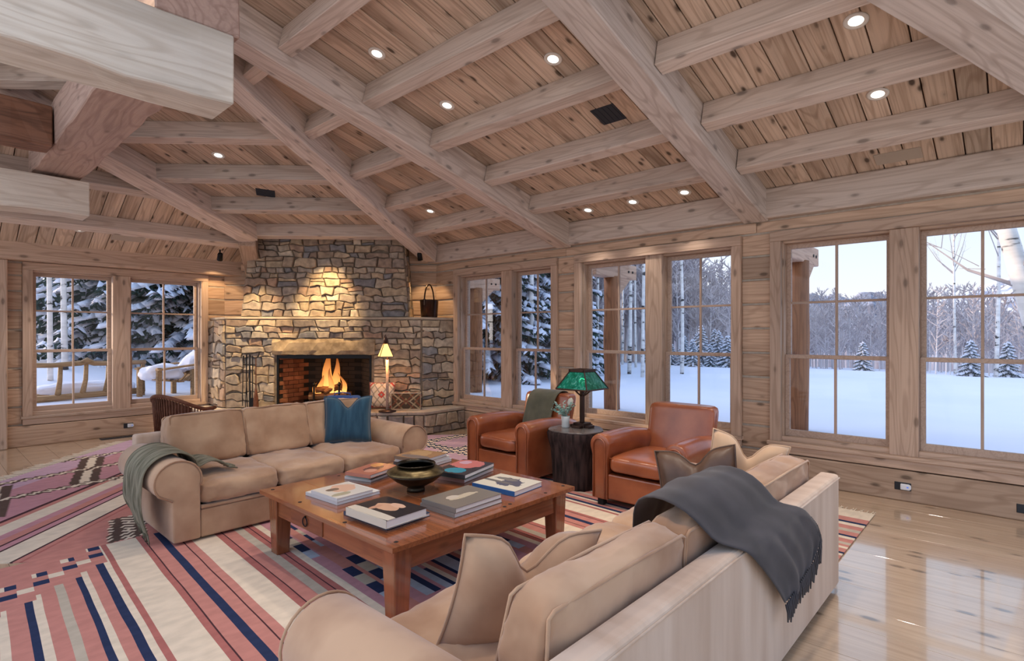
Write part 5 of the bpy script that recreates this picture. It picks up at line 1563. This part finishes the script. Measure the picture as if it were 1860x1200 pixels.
for a in range(4):
    Mq = Matrix.Translation((-0.045, 0, 0)) @ Matrix.Rotation(R_(90 * a + 45), 4, 'Z')
    V = [(0.10, -0.10, 0.83), (0.10, 0.10, 0.83), (0.030, 0.030, 1.02), (0.030, -0.030, 1.02)]
    V += [(v[0] - 0.003, v[1], v[2]) for v in V]
    put('mica_panel', V, BF, 'mica', fl, Mq)
    put('shade_rib', *tube([(0.10, 0.10, 0.83), (0.030, 0.030, 1.02)], 0.006, 4), 'lamp_bronze', fl, Mq)
    put('shade_rim', *tube([(0.10, -0.10, 0.83), (0.10, 0.10, 0.83)], 0.006, 4), 'lamp_bronze', fl, Mq)
lamp('POINT', 'floor_lamp_light', (-0.045, 0, 0.86), 7, (1.0, 0.62, 0.28), fl, shadow_soft_size=0.05)
# embroidered pillow and woven box on the hearth
art('embroidery', (0.72, 0.64, 0.54), [(0, 0, .06, .3, (0.70, 0.60, 0.48), .9)])
def pattern(name, ground, figs):
    """woven figures from waves in object coordinates: figs = (kx, kz, phase, threshold, colour)"""
    m = bpy.data.materials.new(name)
    t, b = nodes_of(m)
    co = N(t, 'ShaderNodeTexCoord'); sx = N(t, 'ShaderNodeSeparateXYZ'); t.links.new(co.outputs['Object'], sx.inputs[0])
    prev = None
    for (kx, kz, ph, th, colr) in figs:
        ab = N(t, 'ShaderNodeMath', operation='ABSOLUTE'); t.links.new(sx.outputs['X'], ab.inputs[0])
        az = N(t, 'ShaderNodeMath', operation='ABSOLUTE'); t.links.new(sx.outputs['Z'], az.inputs[0])
        m1 = N(t, 'ShaderNodeMath', operation='MULTIPLY'); m1.inputs[1].default_value = kx; t.links.new(ab.outputs[0], m1.inputs[0])
        m2 = N(t, 'ShaderNodeMath', operation='MULTIPLY_ADD'); m2.inputs[1].default_value = kz; t.links.new(az.outputs[0], m2.inputs[0]); t.links.new(m1.outputs[0], m2.inputs[2])
        m3 = N(t, 'ShaderNodeMath', operation='ADD'); m3.inputs[1].default_value = ph; t.links.new(m2.outputs[0], m3.inputs[0])
        s = N(t, 'ShaderNodeMath', operation='SINE'); t.links.new(m3.outputs[0], s.inputs[0])
        g = N(t, 'ShaderNodeMath', operation='GREATER_THAN'); g.inputs[1].default_value = th; t.links.new(s.outputs[0], g.inputs[0])
        prev = mixc(t, g.outputs[0], prev if prev is not None else ground, colr)
    t.links.new(prev, b.inputs['Base Color'])
    b.inputs['Roughness'].default_value = 0.9
    MATS[name] = m
    return name
pattern('red_embroidery', (0.70, 0.60, 0.48), [(55, 50, 0.5, 0.75, (0.40, 0.33, 0.22)), (60, -40, 1.0, 0.86, (0.30, 0.26, 0.24)), (22, 22, -5.6, 0.93, (0.55, 0.07, 0.05))])
throw_pillow((5.00, 7.34, HZ + 0.215), R_(-45), R_(-12), 0.40, 0.12, 0.0, 'red_embroidery', 'cream pillow embroidered in red leaning on the hearth beside the firebox', 11, 'rug_dkpink')
pattern('carpet_box', (0.085, 0.055, 0.035), [(48, 44, 0.0, 0.70, (0.30, 0.22, 0.12)), (46, -46, 1.2, 0.80, (0.20, 0.07, 0.04)), (24, -30, 0.2, 0.93, (0.42, 0.34, 0.22))])
mx_ = Matrix.Translation((5.24, 7.00, HZ)) @ Matrix.Rotation(R_(-45), 4, 'Z')
bxo = empty('carpet_box', (5.22, 7.00, HZ), R_(-45), 'woven kilim-patterned box cushion in brown and cream on the hearth', 'cushion')
V, F = cushion(0.46, 0.18, 0.27, e=9, puff=0.04, wr=0.002, seed=4, n=12)
put('cover', V, F, 'carpet_box', bxo, Matrix.Translation((0, 0, 0.137)), smooth=True)
put('border', *tube([(-0.222, -0.088, 0.012), (-0.222, -0.088, 0.262), (0.222, -0.088, 0.262), (0.222, -0.088, 0.012), (-0.222, -0.088, 0.012)], 0.007, 6), 'rug_cream', bxo, smooth=True)
# fire tools on a stand
ft = empty('fire_tools', (3.50, 8.62, HZ), R_(-45), 'black iron fire tool set on a stand left of the firebox', 'fire tools')
put('stand', *join(lathe([(0.0, 0.0), (0.11, 0.0), (0.10, 0.02), (0.02, 0.035), (0.0, 0.035)], 20), tube([(0, 0, 0.03), (0, 0, 0.86)], 0.011, 8), tube([(-0.10, 0, 0.70), (0.10, 0, 0.70)], 0.007, 6)), 'black_iron', ft)
put('poker', *tube([(-0.10, -0.02, 0.08), (-0.09, -0.02, 0.70), (-0.085, -0.02, 0.84)], [0.006, 0.007, 0.013], 7), 'black_iron', ft)
put('tongs', *join(tube([(-0.05, -0.03, 0.06), (-0.035, -0.03, 0.4), (-0.04, -0.03, 0.86)], 0.006, 6), tube([(-0.02, -0.03, 0.06), (-0.035, -0.03, 0.4), (-0.03, -0.03, 0.86)], 0.006, 6)), 'black_iron', ft)
put('shovel', *join(tube([(0.05, -0.02, 0.18), (0.05, -0.02, 0.84)], 0.007, 6), (bx(0.01, 0.09, -0.03, -0.012, 0.06, 0.20), BF)), 'black_iron', ft)
put('brush', *join(tube([(0.10, -0.02, 0.30), (0.10, -0.02, 0.80)], 0.008, 6), tube([(0.10, -0.02, 0.02), (0.10, -0.02, 0.22), (0.10, -0.02, 0.34)], [0.045, 0.032, 0.012], 10)), 'wicker', ft)
# blue canvas wood carrier and a folded cloth behind the sofa
wc = empty('log_tote', (4.36, 7.42, HZ), R_(-45), 'bright blue canvas log tote standing on the hearth behind the sofa', 'tote')
plain('blue_canvas', (0.022, 0.085, 0.33), 0.85)
V, F = cushion(0.50, 0.24, 0.25, e=8, puff=0.05, wr=0.006, seed=9, n=10)
put('bag', V, F, 'blue_canvas', wc, Matrix.Translation((0, 0, 0.125)), smooth=True)
put('handle', *tube([(-0.12, 0, 0.24), (-0.11, 0, 0.285), (0, 0, 0.30), (0.11, 0, 0.285), (0.12, 0, 0.24)], 0.010, 6), 'blue_canvas', wc, smooth=True)

# ---------------------------------------------------------------- outlets and floor register
def outlet(loc, rz, label, white=True):
    o = empty('power_outlet', loc, rz, label, 'outlet')
    put('plate', bx(-0.062, 0.062, -0.006, 0.0, -0.036, 0.036), BF, 'outlet_black', o, bev=0.003)
    if white:
        V, F = prism([(-0.018 + (0.03 * (1 - math.cos(R_(0)))), 0)] and [(-0.015, -0.026), (0.050, -0.026), (0.064, -0.015), (0.064, 0.015), (0.050, 0.026), (-0.015, 0.026)], -0.034, -0.006, 'y')
        n_ = put('night_light', V, F, 'outlet_white', o, bev=0.006, seg=2)
        put('led', bx(0.032, 0.046, -0.0355, -0.034, -0.004, 0.006), BF, 'outlet_blue', n_)
    return o
outlet((6.06, 0.77, 0.135), R_(-90), 'black outlet with a white plug-in night light low on the right wall')
outlet((2.22, 9.83, 0.145), 0, 'black outlet with a white plug-in night light under the left window')
outlet((6.06, -0.05, 0.10), R_(-90), 'plain black outlet at the far right edge low on the wall', False)
o = put('floor_register', bx(-0.30, 0.30, -0.07, 0.07, 0.0, 0.006), BF, 'vent_dark', None, Matrix.Translation((2.15, 9.70, 0.0)), bev=0.002)
tag(o, 'dark floor register along the wall under the left window', 'vent')
for k in range(12):
    put('louvre', bx(-0.02, 0.02, -0.055, 0.055, 0.004, 0.0085), BF, 'outlet_black', o, Matrix.Translation((-0.26 + 0.0473 * k, 0, 0)))
# ---------------------------------------------------------------- outside: snow, porch, trees, mountains
birch = bpy.data.materials.new('birch_bark')
t, b = nodes_of(birch)
raw, g, rnd_ = objco(t, (2.0, 2.0, 9.0))
n1 = N(t, 'ShaderNodeTexNoise'); n1.inputs['Scale'].default_value = 1.0; n1.inputs['Detail'].default_value = 4
t.links.new(g, n1.inputs['Vector'])
r1 = ramp(t, [(0.34, (0.05, 0.045, 0.045)), (0.40, (0.66, 0.63, 0.60)), (0.7, (0.88, 0.85, 0.82))])
t.links.new(n1.outputs[0], r1.inputs[0]); t.links.new(r1.outputs[0], b.inputs['Base Color'])
b.inputs['Roughness'].default_value = 0.9
MATS['birch_bark'] = birch

def ground(x, y):
    d1 = x - 6.4
    z = 0.30 + 0.10 * noise.noise(Vector((x * 0.11, y * 0.11, 0.3))) + 0.04 * noise.noise(Vector((x * 0.4, y * 0.4, 2)))
    q = max(0.0, min(1.0, (y - 11.6) / 4.0)); q = q * q * (3 - 2 * q)
    z += 0.62 * q * max(0.0, min(1.0, (17 - x) / 9))
    r = math.hypot(max(0, x - 6.4), max(0, y - 10.2) * 0.8)
    if r > 12: z -= 0.014 * (r - 12) ** 1.35 * max(0.0, min(1.0, (x - y * 0.9 + 9) / 18))
    return z
V, F = [], []
xs = [-30 + 2 * k for k in range(18)] + [6.36] + [7 + 0.8 * k for k in range(20)] + [24 + 3 * k for k in range(26)] + [110, 150, 220]
ysn = [-90, -60, -40] + [-30 + 2 * k for k in range(20)] + [10.12] + [10.6 + 0.8 * k for k in range(24)] + [31 + 3 * k for k in range(20)] + [100, 150]
nx = len(xs)
for y in ysn:
    for x in xs:
        V.append((x, y, ground(x, y)))
for j in range(len(ysn) - 1):
    for i in range(nx - 1):
        if xs[i + 1] <= 6.37 and ysn[j + 1] <= 10.13: continue
        F.append((j * nx + i, j * nx + i + 1, (j + 1) * nx + i + 1, (j + 1) * nx + i))
o = put('snow_ground', V, F, 'snow', smooth=True)
tag(o, 'smooth untracked snowfield outside the windows', 'snow', kind='structure')

# distant mountain ridge
def mountain(label, az0, az1, dist, hts, mat, seed, deep=260):
    n = 60
    V, F = [], []
    for k in range(6):
        for i in range(n + 1):
            a = R_(az0 + (az1 - az0) * i / n)
            s = i / n
            q = s * (len(hts) - 1); q0 = min(int(q), len(hts) - 2)
            h = hts[q0] + (hts[q0 + 1] - hts[q0]) * (q - q0)
            h = h * (1 - k / 5) if True else h
            h += 10 * noise.noise(Vector((s * 13, k * 1.3, seed))) * (1 - abs(k - 1) / 5)
            d = dist + (0 if k == 0 else -deep * k / 5)
            V.append((d * math.sin(a), d * math.cos(a), h - 8))
    for k in range(5):
        for i in range(n):
            F.append((k * (n + 1) + i, k * (n + 1) + i + 1, (k + 1) * (n + 1) + i + 1, (k + 1) * (n + 1) + i))
    o = put('mountain', V, F, mat, smooth=False)
    return tag(o, label, 'mountain', 'mountains on the skyline')
mottled('mountain_snow', (0.22, 0.26, 0.38), (0.66, 0.72, 0.86), scale=0.045, rough=0.95, lo=0.38, hi=0.55)  # distance haze mixed into the snow colour
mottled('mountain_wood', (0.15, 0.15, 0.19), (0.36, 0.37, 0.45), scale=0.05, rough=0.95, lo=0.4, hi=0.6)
# azimuth measured from +Y towards +X
mountain('long snowy mountain rising at the far right behind the bare forest', 82.5, 116, 900, [38, 62, 92, 104, 108, 110, 104, 92, 78], 'mountain_snow', 1)
mountain('low wooded hill behind the forest left in the right windows', 68, 83, 700, [40, 52, 62, 58, 50, 56, 34], 'mountain_wood', 2)

# wooded slope closing the view behind the bare trees (too far to tell its stems apart)
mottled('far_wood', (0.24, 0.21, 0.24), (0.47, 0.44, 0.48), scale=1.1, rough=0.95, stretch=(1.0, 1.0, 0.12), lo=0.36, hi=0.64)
V, F = [], []
n = 90
for i in range(n + 1):
    az = 36 + 66 * i / n
    a = R_(az)
    top = (3.4 + max(0, 72 - az) * 0.42) + 1.1 * noise.noise(Vector((i * .7, 0, 5))) + 0.5 * noise.noise(Vector((i * 2.9, 3, 5)))
    for d, z in ((58, -9.0), (60, -1.0), (66, top * 0.75), (74, top * 1.1), (90, top * 1.0), (120, -10)):
        V.append((d * math.sin(a), d * math.cos(a), z))
for i in range(n):
    for k in range(5):
        F.append((i * 6 + k, i * 6 + k + 1, (i + 1) * 6 + k + 1, (i + 1) * 6 + k))
o = put('wooded_slope', V, F, 'far_wood', smooth=False)
tag(o, 'far grey-mauve wooded slope rising behind the bare forest', 'hillside', kind='structure')

# ---------------------------------------------------------------- porch posts and bracket beams
def porch_post(y, label, x=7.85):
    zt = 2.46
    p = empty('porch_post', (x, y, ground(x, y) - 0.05), 0, label, 'post', 'log porch posts')
    z0 = p.matrix_basis.translation[2]
    r = random.Random(int(y * 10))
    path = [(r.uniform(-.008, .008), r.uniform(-.008, .008), k * (zt - z0) / 7) for k in range(8)]
    V, F = tube(path, [0.135 + r.uniform(-.006, .006) for k in path], 14)
    put('log', [(v[2], v[1], -v[0]) for v in V], F, 'post_brown', p, Matrix.Rotation(R_(-90), 4, 'Y'), smooth=True)
    put('bracket_beam', bx(-0.62, 0.62, -0.10, 0.10, 0, 0.24), BF, 'porch_beam', p, Matrix.Translation((0, 0, zt - z0 - 0.02)), bev=0.01)
    put('bracket_corbel', *prism([(0.10, 0.0), (0.42, 0.26), (0.42, 0.30), (0.10, 0.30)], -0.09, 0.09, 'y'), 'porch_beam', p, Matrix.Translation((0, 0, zt - z0 - 0.30)), bev=0.008)
    for q in (0.35, 0.48):
        put('bolt', *lathe([(0.02, 0), (0.02, 0.012), (0, 0.014)], 10), 'black_iron', p, Matrix.Translation((q, -0.10, zt - z0 + 0.10)) @ Matrix.Rotation(R_(90), 4, 'X'))
    return p
porch_post(4.95, 'round brown log porch post outside the armchair windows')
porch_post(2.13, 'round brown log porch post at the left edge of the right windows')
porch_post(8.2, 'log porch post outside the left edge of the fireplace windows')

# ---------------------------------------------------------------- trees
def bare_tree(seed, h, r0, nb, twigs=3, lean=0.0, first=0.35):
    """trunk and branches of a leafless aspen; returns trunk geometry, branch geometry"""
    r = random.Random(seed)
    path, rad = [], []
    n = 9
    bx_, by_ = r.uniform(-1, 1), r.uniform(-1, 1)
    for k in range(n + 1):
        s = k / n
        path.append(Vector((lean * h * s * .6 + 0.012 * h * math.sin(s * 5 + bx_ * 3) * bx_, 0.012 * h * math.sin(s * 4 + by_) * by_, s * h)))
        rad.append(r0 * (1 - 0.9 * s))
    tr_ = tube(path, rad, 7)
    br = []
    for k in range(nb):
        s = r.uniform(first, 0.97)
        i = min(n - 1, int(s * n)); p = path[i].lerp(path[i + 1], s * n - i)
        a = r.uniform(0, 6.283); el = r.uniform(0.35, 1.15)
        L = h * r.uniform(0.10, 0.22) * (1.15 - s * 0.6)
        d = Vector((math.cos(a) * math.cos(el), math.sin(a) * math.cos(el), math.sin(el)))
        mid = p + d * L * .5 + Vector((0, 0, -0.03 * L)); tip = p + d * L + Vector((0, 0, 0.10 * L))
        rb_ = min(0.03, r0 * 0.30) * (1.1 - s)
        br.append(tube([p, mid, tip], [rb_ + .006, rb_ * .6 + .004, 0.003], 4, cap=False))
        for q in range(twigs):
            f_ = r.uniform(0.3, 1.0); c = p.lerp(tip, f_)
            dd = (d + Vector((r.uniform(-.9, .9), r.uniform(-.9, .9), r.uniform(-.2, .8)))).normalized()
            br.append(tube([c, c + dd * L * r.uniform(.25, .5)], [0.006, 0.002], 3, cap=False))
    return tr_, join(*br)
def place(meshes, name, x, y, label, cat, group, s=1.0, rz=0.0, zo=0.0):
    o = empty(name, (x, y, ground(x, y) - 0.05 + zo), rz, label, cat, group)
    o.scale = (s, s, s)
    for nm, me in meshes: link(bpy.data.objects.new(nm, me), o)
    return o
def tree_kit(seed, h, r0, nb, twigs=3, **kw):
    a, b_ = bare_tree(seed, h, r0, nb, twigs, **kw)
    return [('trunk', mesh('trunk', *a, 'birch_bark', smooth=True)), ('branches', mesh('branches', *b_, 'twig'))]
# one close birch by the right window
def near(px, depth):
    """a spot on the ground along a bearing: px = bearing in degrees from +Y, depth in metres"""
    a = R_(px); return depth * math.sin(a), depth * math.cos(a)
x, y = near(92.9, 9.2)
kit = tree_kit(101, 9.0, 0.13, 22, 6, lean=0.36, first=0.18)
place(kit, 'birch_tree', x, y, 'thick white birch trunk close outside at the far right', 'tree', 'birches by the house', rz=R_(90))
# birches seen in the armchair windows and left window
BT = [(59.5, 17, 0.08, 'slim white birch right of the porch post'), (60.2, 20, 0.06, 'second slim white birch right of the porch post'), (60.9, 16, 0.07, 'slim white birch close to the armchair window mullion'),
      (58.7, 22, 0.06, 'faint birch stem touching the porch post'), (64.5, 17.5, 0.075, 'crooked white birch in the right armchair window'), (63.4, 20, 0.06, 'thin birch beside the armchair window mullion'),
      (56.4, 20, 0.07, 'birch stem left of the porch post'), (49.7, 15, 0.11, 'thick sunlit birch in the right fireplace window'), (45.5, 16, 0.10, 'birch before the spruce in the left fireplace window'),
      (51.0, 20, 0.07, 'slim birch at the right edge of the fireplace windows'), (7.5, 13.6, 0.06, 'sunlit birch at the left edge of the left window'), (8.7, 14.4, 0.075, 'grey birch trunk beside the sunlit one in the left window'),
      (86.2, 24, 0.06, 'pale bare birch low in the right windows'), (88.6, 21, 0.07, 'pale bare birch before the forest at the right')]
kits = [tree_kit(200 + k, 10.5 + k % 3, 0.10, 34, 4, lean=(-0.04, 0.05, 0.0, 0.02)[k % 4], first=0.30) for k in range(4)]
for k, (az, d, r0, lb) in enumerate(BT):
    x, y = near(az, d)
    o = place(kits[k % 4], 'birch_tree', x, y, lb, 'tree', 'birches by the house', s=1.0, rz=k * 1.3)
    o.scale = (r0 / 0.10 * .8, r0 / 0.10 * .8, 1.0)

# snow-laden spruce: boughs with needles, snow lying along them
def spruce_kit(seed, h, nb, spread):
    r = random.Random(seed)
    NV_, NF_, SV, SF = [], [], [], []
    def add(Vs, Fs, v, f):
        k = len(Vs); Vs.extend(v); Fs.extend(tuple(i + k for i in q) for q in f)
    for k in range(nb):
        s = (k + r.random()) / nb
        z = h * (0.05 + 0.93 * s)
        L = h * spread * (1 - s) ** 0.85 * r.uniform(0.75, 1.1) + 0.12
        a = k * 2.399 + r.uniform(-.3, .3)
        ca, sa = math.cos(a), math.sin(a)
        pts = []
        m = 6
        for i in range(m + 1):
            q = i / m
            pts.append(Vector((ca * L * q, sa * L * q, z - L * (0.34 * q + 0.10 * q * q) + 0.10 * L * q ** 3)))
        side = Vector((-sa, ca, 0))
        # needle sprays: fans of short blades left and right, drooping
        for i in range(1, m + 1):
            p = pts[i]; w = L * 0.17 * (1 - 0.55 * i / m) + 0.05
            for sg in (-1, 1):
                for tq in range(5):
                    d = (side * sg * r.uniform(.6, 1) + Vector((ca, sa, 0)) * r.uniform(0.1, 0.9) + Vector((0, 0, -r.uniform(0.25, 0.9)))).normalized()
                    b0 = p - (pts[i] - pts[i - 1]) * r.random()
                    tip = b0 + d * w * r.uniform(.7, 1.2)
                    wd = Vector((ca, sa, 0)) * w * 0.17
                    add(NV_, NF_, [b0 - wd, b0 + wd, tip + wd * .4, tip - wd * .4], [(0, 1, 2, 3)])
                    if r.random() < 0.6:
                        up = Vector((0, 0, 0.035 + 0.03 * r.random()))
                        c1 = b0.lerp(tip, .08) + up; c2 = b0.lerp(tip, r.uniform(.6, .95)) + up
                        ww = wd * r.uniform(1.0, 1.9)
                        add(SV, SF, [c1 - ww, c1 + ww, c2 + ww * .5, c2 - ww * .5, (c1 + c2) / 2 + up * 1.3], [(0, 1, 4), (1, 2, 4), (2, 3, 4), (3, 0, 4)])
        # main snow pad along the bough
        for i in range(m):
            p, q = pts[i], pts[i + 1]
            if r.random() < 0.15: continue
            w = (L * 0.075 * (1 - 0.6 * i / m) + 0.035)
            if r.random() < 0.2: continue
            up = Vector((0, 0, 0.05))
            add(SV, SF, [p - side * w + up * .4, p + side * w + up * .4, q + side * w * .9 + up * .4, q - side * w * .9 + up * .4, p + up * 2.0, q + up * 2.0], [(0, 3, 5, 4), (1, 4, 5, 2), (0, 4, 1), (3, 2, 5), (0, 1, 2, 3)])
    tr_ = tube([(0, 0, 0), (0, 0, h * .5), (0, 0, h * .98)], [h * .022, h * .013, 0.01], 8)
    return [('trunk', mesh('trunk', *tr_, 'spruce_bark', smooth=True)), ('foliage', mesh('foliage', NV_, NF_, 'needles')), ('snow_load', mesh('snow_load', SV, SF, 'snow', smooth=True))]
big = [spruce_kit(1, 7.5, 400, 0.32), spruce_kit(2, 6.5, 380, 0.34), spruce_kit(3, 8.5, 420, 0.29)]
small = [spruce_kit(11, 3.0, 70, 0.30), spruce_kit(12, 2.2, 56, 0.34)]
SPR = [(13.2, 17.0, 0, 1.15, 'big snow-laden spruce filling the left pane of the left window'), (18.2, 16.0, 1, 1.25, 'big snow-laden spruce in the right pane of the left window'), (11.0, 23, 2, 1.1, 'spruce in shade behind the birches in the left window'),
       (16.4, 22, 2, 1.2, 'tall spruce behind the two big ones in the left window'), (21.5, 19, 0, 1.2, 'spruce at the right edge of the left window'),
       (44.0, 15.5, 1, 1.2, 'snowy spruce at the left of the fireplace windows'), (46.2, 19, 2, 1.1, 'snowy spruce behind the sunlit birch in the fireplace windows'), (48.6, 17, 0, 1.1, 'snowy spruce in the right fireplace window'),
       (50.4, 20, 2, 1.1, 'snowy spruce at the right edge of the fireplace windows'), (45.0, 25, 2, 1.2, 'distant spruce between the fireplace spruces'), (52.0, 24, 1, 1.0, 'snowy spruce glimpsed left of the porch post')]
for k, (az, d, q, s, lb) in enumerate(SPR):
    x, y = near(az, d); place(big[q], 'spruce_tree', x, y, lb, 'tree', 'snow-laden spruces', s=s, rz=k * 1.1)
SMS = [(64.8, 22, 0), (65.6, 21, 1), (66.4, 22.5, 0), (67.2, 21.5, 1), (68.0, 22, 0), (68.8, 21.4, 1), (63.6, 22.4, 1), (66.0, 25, 0), (67.6, 26, 0), (69.4, 23, 1), (61.6, 24, 0)]
wd_ = ['first', 'second', 'third', 'fourth', 'fifth', 'sixth', 'seventh', 'eighth', 'ninth', 'tenth', 'eleventh']
for k, (az, d, q) in enumerate(SMS):
    x, y = near(az, d); place(small[q], 'young_spruce', x, y, 'young snowy spruce at the snow edge beyond the armchair windows', 'tree', 'young spruces at the snow edge', s=0.40 + 0.07 * (k % 3), rz=k)
for az, d, lb in ((79.9, 24, 'little snowy fir left in the right windows at the forest edge'), (87.2, 21, 'small snowy fir low beside the right window muntin'), (89.4, 22, 'snowy fir just left of the big birch at the right')):
    x, y = near(az, d); place(small[1], 'young_spruce', x, y, lb, 'tree', 'firs before the forest', s=0.5)

# bare forest behind: hundreds of stems nobody could count
rf2 = random.Random(77)
FV, FF, GV, GF = [], [], [], []
def addto(Vs, Fs, v, f):
    k = len(Vs); Vs.extend(v); Fs.extend(tuple(i + k for i in q) for q in f)
prot = []
for k in range(7):
    a, b_ = bare_tree(500 + k, 1.0, 0.008, 26, 4, lean=rf2.uniform(-.05, .05), first=0.25)
    prot.append((a, b_))
cnt = 0
for k in range(760):
    az = rf2.uniform(53.5, 96) if k < 520 else rf2.uniform(40, 54)
    d = rf2.uniform(24, 52) ** 1.0
    x, y = near(az, d)
    h = rf2.uniform(2.9, 4.3) * (d / 34) ** 0.8 * (1 if az > 72 else (1.45 if az > 66 else (1.9 if az > 62 else 2.5)))
    z = ground(x, y) - 0.2
    (a, b_) = prot[k % 7]
    c, s = math.cos(k * 2.1), math.sin(k * 2.1)
    tf = lambda v: (x + (v[0] * c - v[1] * s) * h, y + (v[0] * s + v[1] * c) * h, z + v[2] * h)
    addto(FV, FF, [tf(v) for v in a[0]], a[1])
    addto(GV, GF, [tf(v) for v in b_[0]], b_[1])
fo = put('bare_forest', FV, FF, 'forest_stem', smooth=False)
tag(fo, 'dense leafless winter forest on the slope beyond the snowfield', 'forest', kind='stuff')
tw = put('twigs', GV, GF, 'twig', fo); tw['kind'] = 'stuff'

# ---------------------------------------------------------------- rustic bench and reclining chair on the snowy terrace
bn = empty('log_bench', (2.25, 12.0, ground(2.25, 12.0)), 0, 'rustic peeled-log railing bench in the snow outside the left window', 'bench')
gz = ground(2.25, 12.0)
def bt(name, path, rad, mat='aged_log'):
    return put(name, *tube([(p[0] - 2.25, p[1] - 12.0, p[2] - gz) for p in path], rad, 9), mat, bn, smooth=True)
bt('top_rail', [(1.30, 12, 1.0), (1.62, 12.0, 0.985), (2.02, 12, 1.01), (2.10, 12, 1.05), (2.2, 12, 1.0), (2.60, 12, 0.985), (2.98, 12, 1.0)], [0.045, 0.042, 0.045, 0.06, 0.045, 0.042, 0.04])
bt('bottom_rail', [(1.30, 12, 0.42), (2.1, 12, 0.45), (2.95, 12, 0.47)], 0.055)
for px, q in ((1.70, 0.03), (2.03, 0.05), (2.36, 0.04), (2.68, 0.05), (1.36, 0.0), (2.93, 0.0)):
    bt('spindle', [(px, 12, 0.45), (px + q, 12, 0.72), (px + q + 0.01, 12, 0.99)], [0.045, 0.036, 0.032])
for px in (1.36, 2.92):
    bt('leg', [(px, 12, gz - 0.02), (px, 12, 0.45)], 0.05)
    bt('leg', [(px, 12.5, gz - 0.02), (px, 12.5, 0.45)], 0.045)
def snow_cap(name, par, M, w, d, h, seed):
    V, F = cushion(w, d, h, e=3.0, puff=0.2, wr=0.03, seed=seed, n=10)
    return put(name, V, F, 'snow', par, M, smooth=True)
bt('seat_slab', [(1.34, 12.3, 0.44), (2.94, 12.3, 0.44)], 0.06)
snow_cap('snow_cap', bn, Matrix.Translation((-0.1, 0.40, 0.16)), 1.5, 0.42, 0.22, 3)
ad = empty('deck_chair', (3.20, 11.55, ground(3.20, 11.55)), R_(-78), 'tilted slatted wooden deck chair half buried in snow outside the left window', 'chair')
# local: x right, y backwards (reclining), built from slats
for k in range(5):
    xx = -0.24 + 0.12 * k
    p = put('back_slat', bx(-0.045, 0.045, -0.012, 0.012, 0, 0.85), BF, 'aged_log', ad, Matrix.Translation((xx, 0.25, 0.28)) @ Matrix.Rotation(R_(-42), 4, 'X'), bev=0.004)
for k in range(4):
    put('seat_slat', bx(-0.3, 0.3, -0.05, 0.05, -0.012, 0.012), BF, 'aged_log', ad, Matrix.Translation((0, -0.28 + 0.13 * k, 0.34 - 0.02 * k)), bev=0.004)
for s in (-1, 1):
    put('armrest', bx(-0.06, 0.06, -0.35, 0.40, -0.014, 0.014), BF, 'aged_log', ad, Matrix.Translation((s * 0.36, 0, 0.55)) @ Matrix.Rotation(R_(6), 4, 'X'), bev=0.004)
    put('leg', bx(-0.03, 0.03, -0.04, 0.04, -0.1, 0.55), BF, 'aged_log', ad, Matrix.Translation((s * 0.33, -0.30, 0)), bev=0.004)
    put('leg', bx(-0.03, 0.03, -0.04, 0.04, -0.1, 0.50), BF, 'aged_log', ad, Matrix.Translation((s * 0.33, 0.30, 0)), bev=0.004)
snow_cap('snow_cap', ad, Matrix.Translation((0, -0.10, 0.44)), 0.58, 0.62, 0.26, 5)
snow_cap('snow_cap', ad, Matrix.Translation((0.0, 0.46, 0.66)) @ Matrix.Rotation(R_(48), 4, 'X'), 0.40, 0.5, 0.14, 6)
